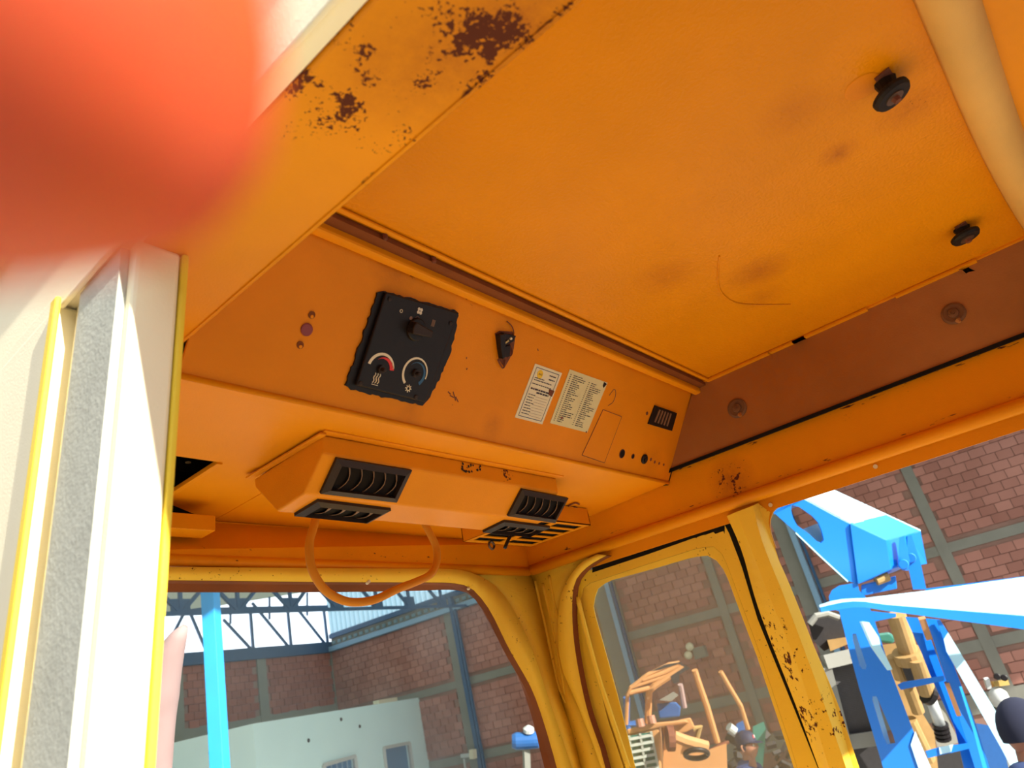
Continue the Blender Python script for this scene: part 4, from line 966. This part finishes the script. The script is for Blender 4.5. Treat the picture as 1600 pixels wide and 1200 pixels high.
# upper arm as four plates; e = width direction of the box section
eA = A4(325+8, 155, 5.42)-A4(232, 186, 5.0)
side = [(118, 242), (165, 208), (232, 186), (372, 262), (400, 280), (425, 400), (434, 512), (395, 497), (300, 410), (200, 315)]
hole = [(184, 212), (215, 222), (262, 255), (285, 280), (298, 312), (306, 345), (296, 356), (280, 350), (250, 322), (205, 290), (190, 262), (183, 235)]
nside = (A4(118, 242)-A4(434, 512)).cross(A4(232, 186)-A4(434, 512)).normalized()
if nside.dot(A4(300, 300)) < 0: nside = -nside
plate([A4(*p) for p in side], [[A4(*p) for p in hole]], nside*.02).build('arm_side', 'boom', bo)
plate([A4(*p)+eA*.96 for p in side], [[A4(*p)+eA*.96 for p in hole]], nside*.02).build('arm_side', 'boom', bo)
topl = [(118, 242), (165, 208), (232, 186), (372, 262), (540, 346)]
dn = (A4(232, 240)-A4(232, 186)).normalized()*.02
s0 = [A4(*p)-dn*.3 for p in topl[2:]]
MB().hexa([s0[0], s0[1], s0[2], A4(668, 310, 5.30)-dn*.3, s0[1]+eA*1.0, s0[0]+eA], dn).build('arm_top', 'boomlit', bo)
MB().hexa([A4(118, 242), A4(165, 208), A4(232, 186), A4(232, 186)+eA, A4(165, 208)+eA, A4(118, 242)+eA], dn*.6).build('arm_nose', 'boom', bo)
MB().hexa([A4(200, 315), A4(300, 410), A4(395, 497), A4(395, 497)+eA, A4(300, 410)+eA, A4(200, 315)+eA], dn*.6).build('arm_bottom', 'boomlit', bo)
eB = A4(668, 310, 5.30)-A4(540, 346)
MB().hexa([A4(402, 281, 4.98), A4(540, 346, 4.98), A4(558, 456, 4.98), A4(432, 512, 4.98)], eB).build('knuckle_box', 'boom', bo, bevel=.006)
for (px, py, d) in ((604, 436, 4.98), (632, 412, 5.16)):
    MB().lathe(A4(px, py, d), A4(px, py, d-.1)-A4(px, py, d), [(-.05, .034), (.03, .034), (.04, .028)], 18).build('pivot_pin', 'boom', bo, smooth=False)
for (pts, d) in (([(588, 335), (606, 330), (628, 420), (622, 460), (598, 458), (584, 430)], 4.99), ([(618, 330), (634, 326), (668, 430), (690, 530), (640, 530), (618, 430)], 5.14)):
    MB().hexa([A4(*p, d) for p in pts], at(1400, 850, .03)).build('fork_plate', 'boom', bo)
MB().hexa([A4(625, 332, 5.16), A4(668, 312, 5.2), A4(692, 434, 5.2), A4(660, 440, 5.16)], at(1400, 850, .04)).build('end_plate', 'boom', bo)
MB().hexa([A4(445, 515, 5.05), A4(575, 482, 5.05), A4(580, 528, 5.05), A4(446, 556, 5.05)], at(1400, 850, .12)).build('hinge_block', 'boom', bo, bevel=.005)
MB().tube([A4(500, 497, 5.04), A4(545, 480, 5.04)], .035, 12).build('hose_end', 'tan', bo)
# mast, left plate with slots
slot1 = [e6(*p) for p in ((288, 362), (310, 360), (322, 400), (376, 560), (372, 582), (350, 582), (332, 560), (290, 400))]
slot2 = [e6(*p) for p in ((414, 752), (438, 752), (448, 775), (540, 990), (556, 1045), (505, 1052), (480, 1000), (412, 775))]
mo = [e6(*p) for p in ((140, 128), (160, 88), (205, 60), (320, 40), (330, 90), (370, 130), (420, 260), (530, 600), (650, 920), (790, 1270), (545, 1270), (480, 1200), (330, 700), (270, 480), (205, 220), (150, 200))]
plate([at(*p, 5.0) for p in mo], [[at(*p, 5.0) for p in slot1], [at(*p, 5.0) for p in slot2]], ray(1400, 1100)*.03).build('mast_plate', 'boom', bo)
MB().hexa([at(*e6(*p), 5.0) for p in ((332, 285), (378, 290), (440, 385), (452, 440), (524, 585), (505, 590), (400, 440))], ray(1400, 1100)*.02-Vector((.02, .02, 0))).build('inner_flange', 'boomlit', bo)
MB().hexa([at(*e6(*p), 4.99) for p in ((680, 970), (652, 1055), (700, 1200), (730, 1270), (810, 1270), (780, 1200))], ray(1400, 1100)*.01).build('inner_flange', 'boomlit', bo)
MB().hexa([at(*e6(*p), 5.05) for p in ((365, 215), (560, 235), (560, 255), (420, 285), (400, 300), (375, 260))], ray(1400, 1100)*.03).build('top_web', 'boom', bo)
MB().hexa([at(*p, 5.09) for p in slot1], ray(1400, 1100)*.01).build('lit_slot_plate', 'boomlit', bo)  # pale plates behind the slots stand in for their lit insides
MB().hexa([at(*e6(*p), 5.09) for p in ((405, 740), (440, 745), (470, 860), (500, 960), (525, 1050), (500, 1060), (470, 1000), (440, 880))], ray(1400, 1100)*.01).build('lit_slot_plate', 'boomlit', bo)
# right plate
MB().hexa([at(*e6(*p), 5.25) for p in ((618, 255), (712, 262), (780, 400), (875, 660), (960, 870), (1060, 1200), (1080, 1270), (1000, 1270), (930, 960), (770, 610), (720, 480))], ray(1450, 1100)*.04).build('mast_plate', 'boom', bo)
MB().hexa([at(*e6(*p), 5.15) for p in ((745, 265), (830, 272), (862, 400), (960, 660), (1060, 930), (1145, 1200), (1160, 1270), (1075, 1270), (950, 870), (870, 640), (800, 420))], ray(1450, 1100)*.04).build('mast_plate', 'boom', bo)
MB().bar(at(*e6(722, 262), 5.18), at(*e6(768, 390), 5.18), .045).build('worn_strip', 'tractor', bo)
MB().bar(at(*e6(876, 665), 5.16), at(*e6(952, 868), 5.16), .03).build('worn_strip', 'tractor', bo)
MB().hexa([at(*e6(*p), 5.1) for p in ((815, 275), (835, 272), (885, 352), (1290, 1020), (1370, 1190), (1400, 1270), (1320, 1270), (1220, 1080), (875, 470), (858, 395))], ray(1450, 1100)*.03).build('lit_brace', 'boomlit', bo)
MB().hexa([at(*e6(*p), 5.09) for p in ((815, 275), (835, 272), (885, 352), (858, 395), (835, 340))], ray(1450, 1100)*.03).build('brace_head', 'boom', bo)
MB().hexa([at(*e6(*p), 5.12) for p in ((568, 680), (605, 662), (860, 622), (862, 655), (590, 712))], ray(1400, 1060)*.10).build('rung', 'boom', bo)
MB().hexa([at(*e6(*p), 5.12) for p in ((745, 1095), (830, 1070), (1020, 1042), (1025, 1078), (760, 1138))], ray(1400, 1160)*.10).build('rung', 'boom', bo)
MB().hexa([at(*e6(*p), 5.11) for p in ((828, 1072), (918, 1052), (905, 1100), (835, 1115))], ray(1400, 1160)*.01).build('lit_patch_plate', 'boomlit', bo)
MB().hexa([at(*e6(*p), 5.0) for p in ((955, 690), (970, 690), (1060, 960), (1130, 1200), (1140, 1270), (1120, 1270), (1040, 960))], ray(1400, 1160)*.02).build('edge_flange', 'column', bo)
# flat horizontal arm
top = [(82, 186), (160, 160), (250, 145), (330, 147), (745, 98), (1340, 14), (1700, -30)]
low = [(84, 196), (170, 175), (255, 158), (345, 158), (480, 178), (1340, 248), (1700, 285)]
lt = resample([at(*e6(*p), 4.75) for p in top], 24, False); ll = resample([at(*e6(*p), 4.35) for p in low], 24, False)
sheet([lt, ll], 24, False).build('flat_arm_top', 'boomlit', bo, thick=.012)
low2 = [(90, 226), (205, 208), (330, 192), (400, 200), (480, 216), (1340, 330), (1700, 375)]
sheet([ll, resample([at(*e6(*p), 4.34) for p in low2], 24, False)], 24, False).build('flat_arm_edge', 'boom', bo, thick=.012)
MB().hexa([at(*e6(*p), 4.9) for p in ((745, 78), (1000, 48), (1340, 4), (1700, -45), (1700, -32), (1340, 14), (745, 96))], ray(1500, 930)*.02).build('second_arm', 'boom', bo)

# ================================================================== MACHINE BEHIND THE BOOM
ma = thing('dismantled_machine', at(1400, 1300, 7), 'dusty tan dismantled machine with radiator mesh behind the blue mast', 'machine')
def A7(x, y, d=6.6): return at(*e6(x, y), d)
body = [(60, 530), (120, 505), (290, 470), (300, 505), (150, 560), (250, 1010), (430, 990), (450, 1040), (300, 1075), (230, 1050)]
MB().hexa([A7(*p, 6.8) for p in ((130, 520), (300, 480), (420, 990), (440, 1040), (280, 1070))], ray(1350, 1100)*.3).build('radiator_core', 'tan', ma)
msh = MB()
P0, P1, P2, P3 = A7(150, 548, 6.75), A7(300, 520, 6.75), A7(440, 990, 6.75), A7(255, 1015, 6.75)
for k in range(0, 23): msh.bar(P0.lerp(P1, k/22), P3.lerp(P2, k/22), .012)
for k in range(0, 45): msh.bar(P0.lerp(P3, k/44), P1.lerp(P2, k/44), .014)
msh.build('radiator_mesh', 'meshgrey', ma)['kind'] = 'stuff'
for (a, b_) in (((105, 560), (235, 1060)), ((110, 540), (300, 495)), ((240, 1040), (450, 1010))):
    MB().bar(A7(*a, 6.7), A7(*b_, 6.7), .12).build('radiator_frame', 'conc', ma)
MB().hexa([A7(*p, 7.0) for p in ((0, 250), (110, 215), (210, 230), (270, 380), (190, 430), (110, 470), (40, 400))], ray(1300, 980)*.4).build('engine_cover', 'dark', ma)
MB().hexa([A7(*p, 6.9) for p in ((130, 400), (260, 380), (275, 420), (150, 470))], ray(1300, 1000)*.3).build('yellow_bracket', 'tan', ma)
MB().tube([A7(20, 300, 6.9), A7(60, 250, 6.9), A7(130, 235, 6.9), A7(200, 260, 6.9)], .03, 8).build('hose', 'conc', ma)
MB().hexa([A7(*p, 6.2) for p in ((470, 430), (560, 420), (600, 540), (690, 800), (800, 980), (830, 1270), (700, 1270), (640, 1000), (560, 780), (520, 620))], ray(1420, 1100)*.5).build('side_casting', 'tan', ma)
for (a, b_, r) in (((590, 560), (700, 850), .05), ((640, 900), (760, 1150), .06), ((540, 500), (590, 640), .05)):
    MB().tube([A7(*a, 6.1), A7(*b_, 6.1)], r, 10).build('casting_rib', 'tan', ma)
MB().tube([A7(560, 240, 6.0), A7(640, 480, 6.0)], .075, 16).build('cylinder_barrel', 'tan', ma, smooth=False)
MB().tube([A7(625, 470, 6.0), A7(650, 530, 6.0)], .115, 16).build('cylinder_gland', 'tan', ma)
MB().tube([A7(650, 520, 6.0), A7(700, 650, 6.0)], .085, 16).build('cylinder_barrel', 'dark', ma)
MB().tube([A7(690, 520, 5.9), A7(760, 735, 5.9)], .065, 16).build('cylinder_barrel', 'tan', ma)
MB().tube([A7(750, 730, 5.9), A7(780, 745, 5.9)], .085, 16).build('black_collar', 'black', ma)
MB().tube([A7(768, 742, 5.9), A7(835, 930, 5.9)], .042, 14).build('chrome_rod', 'cyl', ma, smooth=True)
for k in range(4): MB().tube([A7(835+6*k, 925+26*k, 5.9), A7(840+6*k, 940+26*k, 5.9)], .06, 12).build('rod_end_ring', 'black', ma)
MB().hexa([A7(*p, 6.5) for p in ((440, 360), (520, 350), (560, 390), (540, 425), (450, 412))], ray(1400, 1000)*.3).build('green_cover', 'green', ma, bevel=.02)
MB().hexa([A7(*p, 7.0) for p in ((280, 1060), (460, 1030), (1040, 1100), (1100, 1500), (350, 1500))], ray(1400, 1200)*.4).build('under_body', 'dark', ma)
MB().hexa([A7(*p, 6.4) for p in ((800, 780), (870, 860), (960, 1040), (820, 1080), (790, 960))], ray(1450, 1130)*.2).build('side_tank', 'conc', ma)
# gas cylinder with gauges
gc = thing('gas_cylinder', at(1565, 1400, 7), 'grey white gas cylinder with twin gauges between the boom and the right hand man', 'gas cylinder')
pth = [at(1572, 1500, 7), at(1563, 1118, 7), at(1561, 1096, 7), at(1558, 1082, 7), at(1556, 1076, 7)]
MB().tube(resample(pth[:2], 3, False)+[at(1562, 1105, 7)], .10, 18).build('bottle', 'conc', gc, smooth=True)
MB().tube([at(1562, 1098, 7), at(1559, 1082, 7), at(1557, 1075, 7)], [.105, .075, .03], 18).build('shoulder', 'cyl', gc, smooth=True)
MB().bar(at(1551, 1069, 7), at(1574, 1066, 7), .05).build('valve_block', 'brass', gc)
for (px, py) in ((1558, 1057), (1569, 1059)):
    MB().lathe(at(px, py, 6.95), at(px, py, 1)*-1, [(0, .030), (.03, .030), (.035, .022)], 16).build('gauge', 'black', gc)
MB().bar(at(1541, 1060, 7), at(1545, 1075, 7), .04).build('key', 'cyl', gc)
bx = thing('blue_sheet', at(1560, 1300, 6), 'dark blue metal container behind the lit brace of the boom', 'sheeting')
MB().hexa([at(*e6(*p), 5.6) for p in ((1060, 920), (1150, 935), (1240, 1100), (1280, 1270), (1150, 1270), (1110, 1100))], ray(1500, 1160)*.1).build('sheet', 'bluedrum', bx)  # plain flat blue sheet, not a closed box

# ================================================================== TRACTOR
def t5(x, y): return (940+x/5.333, 1000+y/5.333)
tc = thing('small_tractor', at(1050, 1400, 10.5), 'orange yellow tractor with open roll cage canopy seen through the side door window', 'tractor')
def T(x, y, d=10.5): return at(*t5(x, y), d)
def tb(name, pts, r, m='tractor', d=10.5): return MB().tube([T(*p, (p[2] if len(p) > 2 else d)) if len(p) == 2 else at(*t5(p[0], p[1]), p[2]) for p in pts], r*.60, 8).build(name, m, tc)
hood = [(205, 745), (480, 700), (520, 1400), (290, 1500)]
MB().hexa([T(*p, 10.0) for p in hood], at(1050, 1150, 1.6)).build('hood', 'tractor', tc, bevel=.03)
MB().hexa([T(*p, 9.97) for p in ((205, 745), (430, 690), (700, 665), (730, 690), (480, 730), (220, 790))], at(1050, 1150, .3)).build('hood_top', 'tractor', tc, bevel=.02)
gp = [(228, 800), (412, 765), (520, 1300), (300, 1340)]
MB().hexa([T(*p, 9.96) for p in gp], at(1050, 1150, .02)).build('grille_back', 'green', tc)
a_, b2, c2_, d2 = [T(*p, 9.93) for p in gp]
for k in range(10): MB().bar(a_.lerp(d2, (k+.5)/10), b2.lerp(c2_, (k+.5)/10), .035).build('grille_bar', 'greygrille', tc)
for k in (0, .5, 1): MB().bar(a_.lerp(b2, k), d2.lerp(c2_, k), .03).build('grille_bar', 'greygrille', tc)
tb('cage_post', [(385, 690), (395, 430), (440, 380), (560, 300), (680, 215)], .085)
tb('cage_post', [(205, 700), (215, 460), (240, 400), (380, 290), (560, 205), (650, 190)], .05)
tb('cage_post', [(775, 250), (800, 330), (880, 560), (965, 850)], .075)
tb('cage_post', [(990, 262, 12), (1070, 400, 12), (1160, 550, 12), (1220, 740, 12)], .065)
tb('canopy_slat', [(230, 440), (400, 400)], .06); tb('canopy_slat', [(240, 395), (470, 320), (560, 290)], .05)
tb('canopy_slat', [(340, 330), (520, 270), (640, 210)], .06)
MB().hexa([T(*p, 10.15) for p in ((400, 262), (530, 205), (655, 182), (740, 235), (690, 262), (650, 290), (645, 350), (600, 365), (570, 305), (690, 225), (640, 200), (480, 250))], at(1050, 1050, .05)).build('torn_black_canopy', 'dark', tc)
MB().hexa([T(*p, 11.0) for p in ((460, 530), (620, 515), (660, 560), (650, 640), (480, 655))], at(1050, 1100, .5)).build('blue_seat_box', 'bluedrum', tc, bevel=.02)
MB().hexa([T(*p, 10.9) for p in ((480, 500), (600, 430), (640, 460), (580, 510))], at(1050, 1100, .2)).build('grey_cushion', 'conc', tc)
MB().hexa([T(*p, 10.2) for p in ((490, 700), (740, 645), (780, 730), (700, 770), (520, 800))], at(1050, 1150, .4)).build('engine_side', 'tractor', tc, bevel=.02)
tb('loader_arm', [(600, 800, 9.9), (700, 840, 9.9), (880, 890, 9.9)], .13)
MB().tube([at(*t5(545, 820), 9.85), at(*t5(600, 820), 9.85)], .16, 14).build('arm_pivot', 'rustsolid', tc)
ct = at(*t5(790, 950), 9.8); MB().tube(circ(ct, MC @ Vector((1, 0, 0)), MC @ Vector((0, .6, .4)), .15, 18)+[ct+(MC @ Vector((1, 0, 0)))*.15], .035, 8).build('hose_coil', 'black', tc, smooth=True)
tb('side_rail', [(885, 930), (1000, 870), (1060, 850)], .04, 'rustsolid')
MB().hexa([T(*p, 10.4) for p in ((520, 800), (880, 920), (1040, 860), (1060, 1400), (500, 1400))], at(1080, 1200, .5)).build('mudguard', 'tractor', tc)
for p in ((320, 690), (415, 662)): MB().lathe(T(*p, 9.95), (0, 0, 1), [(-.05, .06), (.05, .055)], 10).build('lamp_stub', 'skin', tc)
tb('upright_pipe', [(655, 370, 11.2), (690, 560, 11.2)], .07, 'pipe')
MB().tube([at(*t5(790, 830), 10.3), at(*t5(820, 720), 10.3), at(*t5(760, 740), 10.3)], .04, 8).build('lever', 'tan', tc)
bf = thing('tubular_stand', at(985, 1400, 9), 'blue tubular stand beside the tractor hood', 'stand')
MB().tube([at(*t5(208, 480), 13.2), at(*t5(208, 700), 13.2), at(*t5(330, 690), 13.2)], .065, 8).build('tube', 'bluedrum', bf)
q_ = at(*t5(215, 700), 13.2); MB().tube([q_, Vector((q_.x, q_.y, GZ))], .05, 8).build('leg', 'bluedrum', bf)
# scrap heap behind the man
sc_ = thing('scrap_pile', at(1200, 1400, 13), 'dark heap of scrap parts against the brick wall', 'scrap', kind='stuff')
mb = MB()
for k in range(120):
    c = at(random.uniform(1130, 1290), random.uniform(1140, 1290), random.uniform(12, 14)); s3 = random.uniform(.06, .28)
    ax = Matrix.Rotation(random.uniform(0, 6), 3, Vector((random.random(), random.random(), 1)).normalized())
    mb.box(c, (s3, s3*.6, s3*.4), (ax @ Vector((1, 0, 0)), ax @ Vector((0, 1, 0)), ax @ Vector((0, 0, 1))))
mb.build('scrap', 'dark', sc_)['kind'] = 'stuff'
mb = MB(); mb.hexa([at(*t5(*p), 11.2) for p in ((1260, 720), (1350, 680), (1370, 740), (1340, 900), (1250, 900), (1240, 2400))], at(1180, 1150, .1))
tag(mb.build('green_machine_part', 'green'), 'green metal part behind the man in the navy cap', 'metal part')
mb = MB(); mb.hexa([at(*t5(*p), 12.2) for p in ((1120, 700), (1180, 670), (1200, 770), (1140, 800))], at(1180, 1150, .2))
tag(mb.build('blue_box', 'bluedrum'), 'small blue box above the cap of the man by the tractor', 'box')
tag(MB().tube([at(*t5(1060, 720), 12), at(*t5(1110, 760), 12)], .07, 10).build('white_can', 'cyl'), 'white can beside the small blue box', 'can')
# round lamps / meter boxes on the side wall
t = thing('wall_meter', bw(br(1090, 1020)), 'grey meter box with two white insulators on the brick wall above the tractor', 'meter box')
mb = MB(); c = br(1096, 1019)-Vector((.1, 0, 0)); bbox(mb, c.x-.08, c.x+.08, c.y-.17, c.y+.17, c.z-.14, c.z+.14); mb.build('meter_box', 'conc', t)
for p in ((1081, 1010), (1079, 1023)): MB().lathe(bw(br(*p)-Vector((.15, 0, 0))), bw((-1, 0, 0)), [(0, .11), (.06, .10), (.10, .05)], 12).build('insulator', 'white', t)

# ================================================================== PEOPLE
def head_mesh(c, fwd, up, s=1.0):
    """head with nose, brow, chin, ears, neck; c = centre of the head"""
    fwd = Vector(fwd).normalized(); up = Vector(up).normalized(); fwd = (fwd-up*fwd.dot(up)).normalized(); lt_ = up.cross(fwd)
    mb = MB(); nu, nv = 28, 20; vs = []; fs = []
    def P(a, b_):
        x = math.cos(a)*math.sin(b_); y = math.sin(a)*math.sin(b_); z = math.cos(b_)   # x forward
        rx, ry, rz_ = .098, .076, .118
        X = x*rx; Y = y*ry; Z = z*rz_
        if z < 0: X *= 1-.18*(-z)**1.5*(1 if x < 0 else .4); Y *= 1-.30*(-z)**1.3
        if x > .6:
            ny = abs(y)
            X += .022*math.exp(-((z+.12)/.16)**2-(ny/.13)**2)                 # nose
            X += .006*math.exp(-((z-.18)/.10)**2-(ny/.45)**2)                 # brow
            X -= .007*math.exp(-((z-.03)/.09)**2-((ny-.36)/.16)**2)           # eye sockets
            X += .007*math.exp(-((z+.50)/.07)**2-(ny/.26)**2)                 # lips
            X += .008*math.exp(-((z+.85)/.15)**2-(ny/.3)**2)                  # chin
        return c+(fwd*X+lt_*Y+up*Z)*s
    for j in range(nv+1):
        for i in range(nu): vs.append(P(2*math.pi*i/nu, math.pi*j/nv))
    for j in range(nv):
        for i in range(nu): fs.append((j*nu+i, j*nu+(i+1) % nu, (j+1)*nu+(i+1) % nu, (j+1)*nu+i))
    mb.add(vs, fs)
    for sgn in (-1, 1):
        ec = c+(lt_*sgn*.078-fwd*.005-up*.01)*s
        mb.tube([ec+up*.030*s, ec+up*.022*s+lt_*sgn*.008*s-fwd*.012*s, ec-up*.005*s+lt_*sgn*.007*s-fwd*.010*s, ec-up*.028*s], [.006*s, .010*s, .009*s, .005*s], 8)
    mb.tube([c-up*.06*s-fwd*.015*s, c-up*.19*s-fwd*.03*s], [.055*s, .062*s], 14)
    return mb, fwd, lt_, up
def person(hc, fwd, label, lean_=(0, 0, 0), cap_=True, hgt=1.72, up=(0, 0, 1)):
    hc = Vector(hc); base = Vector((hc.x, hc.y, GZ)); t = thing('person', base, label, 'person')
    s = 1.0; mb, f, l, u = head_mesh(hc, fwd, up)
    mb.build('head', 'skin', t, smooth=True)
    for sgn in (-1, 1):
        e = hc+f*.088+l*sgn*.030+u*.006
        MB().lathe(e, f, [(-.006, .012), (.002, .009), (.004, .003)], 10).build('eye', 'white', t); MB().lathe(e+f*.004, f, [(0, .005), (.001, .004)], 8).build('pupil', 'black', t)
    H = hc.z-GZ; top = hc.z
    sh = hc-u*.180-f*.07; hip = Vector((hc.x, hc.y, GZ+H*.55))-f*.03; wa_ = hip+Vector((0, 0, .18)); ch = sh-Vector((0, 0, .10))
    def J(c, a, b_, z): return c+f*a+l*b_+Vector((0, 0, z))
    tors = [(hip, .145), (wa_, .135), (ch, .150), (sh+Vector((0, 0, .03)), .10), (sh+Vector((0, 0, .08)), .065)]
    arms = [(2, [(J(sh, 0, s_*.17, -.02), .072), (J(sh, .02, s_*.22, -.20), .055), (J(sh, .04, s_*.235, -.31), .050)]) for s_ in (-1, 1)]
    skinned('shirt', tors, 'shirt', t, 2, arms)
    legs = [(hip+Vector((0, 0, .02)), .15)]
    lb = [(0, [(J(hip, 0, s_*.09, -.06), .095), (J(hip, .02, s_*.10, -.40), .070), (J(base, 0, s_*.11, .12), .052)]) for s_ in (-1, 1)]
    skinned('trousers', [(hip+Vector((0, 0, .06)), .14)]+legs, 'trousers', t, 2, [(1, x[1]) for x in lb])
    for s_ in (-1, 1):
        hd = J(sh, .20, s_*.22, -.52)
        ch_ = [(J(sh, .04, s_*.235, -.30), .042), (J(sh, .12, s_*.235, -.42), .033), (hd, .026), (hd+f*.05-Vector((0, 0, .04)), .034)]
        br_ = [(3, [(hd+f*(.09+.004*k)+l*s_*(.022-.015*k)-Vector((0, 0, .07)), .010), (hd+f*(.10)+l*s_*(.022-.015*k)-Vector((0, 0, .11-.004*abs(k-1))), .0085)]) for k in range(4)]
        br_.append((3, [(hd+f*.06-l*s_*.035-Vector((0, 0, .05)), .012), (hd+f*.09-l*s_*.045-Vector((0, 0, .075)), .010)]))
        skinned('forearm', ch_, 'skin', t, 2, br_)
        MB().hexa([J(base, -.08, s_*.11-.045, 0), J(base, .20, s_*.11-.045, 0), J(base, .20, s_*.11+.045, 0), J(base, -.08, s_*.11+.045, 0)], (0, 0, .09)).build('shoe', 'black', t, bevel=.03)
    nu = 24
    if cap_:
        mb = MB(); pr_ = [(-.005, .098), (.03, .100), (.065, .092), (.095, .066), (.112, .02)]
        cc = hc+u*.028-f*.004
        vs = [cc+u*h+(f*math.cos(2*math.pi*k/nu)*1.04+l*math.sin(2*math.pi*k/nu)*.86)*r for h, r in pr_ for k in range(nu)]
        fs = [(j*nu+k, j*nu+(k+1) % nu, (j+1)*nu+(k+1) % nu, (j+1)*nu+k) for j in range(4) for k in range(nu)]+[tuple(range(4*nu, 5*nu))]
        cp_ = mb.add(vs, fs).build('cap', 'cap', t, smooth=True)
        outer_ = [cc+f*(.08+.095*math.sin(math.pi*k/10))+l*(-.078+.156*k/10)+u*(.004-.018*math.sin(math.pi*k/10)) for k in range(11)]
        inner_ = [cc+f*(.05+.045*math.sin(math.pi*k/10))+l*(-.082+.164*k/10)+u*.008 for k in range(11)]
        sheet([outer_, inner_], 11, False).build('brim', 'cap', cp_, thick=.004)
        for (dl, m_) in ((-.010, 'red'), (.006, 'cyl')):
            MB().box(cc+f*.099+l*dl+u*.045, (.016, .004, .032), (l, f, u)).build('badge', m_, cp_)
    mb = MB(); vs = []; fs = []
    for j in range(9):
        for k in range(nu):
            a = 2*math.pi*k/nu; b_ = math.pi*.60*j/8; x = math.cos(a)*math.sin(b_)
            if x > .45*math.cos(b_)+.35: x = .45*math.cos(b_)+.35
            vs.append(hc-f*.010+u*.004+(f*x*.104+l*math.sin(a)*math.sin(b_)*.083+u*math.cos(b_)*(.122 if not cap_ else .105)))
    for j in range(8):
        for k in range(nu): fs.append((j*nu+k, j*nu+(k+1) % nu, (j+1)*nu+(k+1) % nu, (j+1)*nu+k))
    mb.add(vs, fs).build('hair', 'hair', t, smooth=True)
    return t
Rr = MC @ Vector((1, 0, 0))
dd = ray(1165, 1165)
person(at(1168, 1166, 7.0), Vector((Rr.x, Rr.y, 0)).normalized()*.9-Vector((dd.x, dd.y, 0)).normalized()*.75, 'man in a navy cap with a small badge and blue shirt by the tractor')
dd = ray(1590, 1130)
person(at(1603, 1140, 3.0), Vector((Rr.x, Rr.y, 0)).normalized()*1.0+Vector((dd.x, dd.y, 0)).normalized()*.25, 'dark haired man at the right edge of the photo, head only in view', cap_=False)
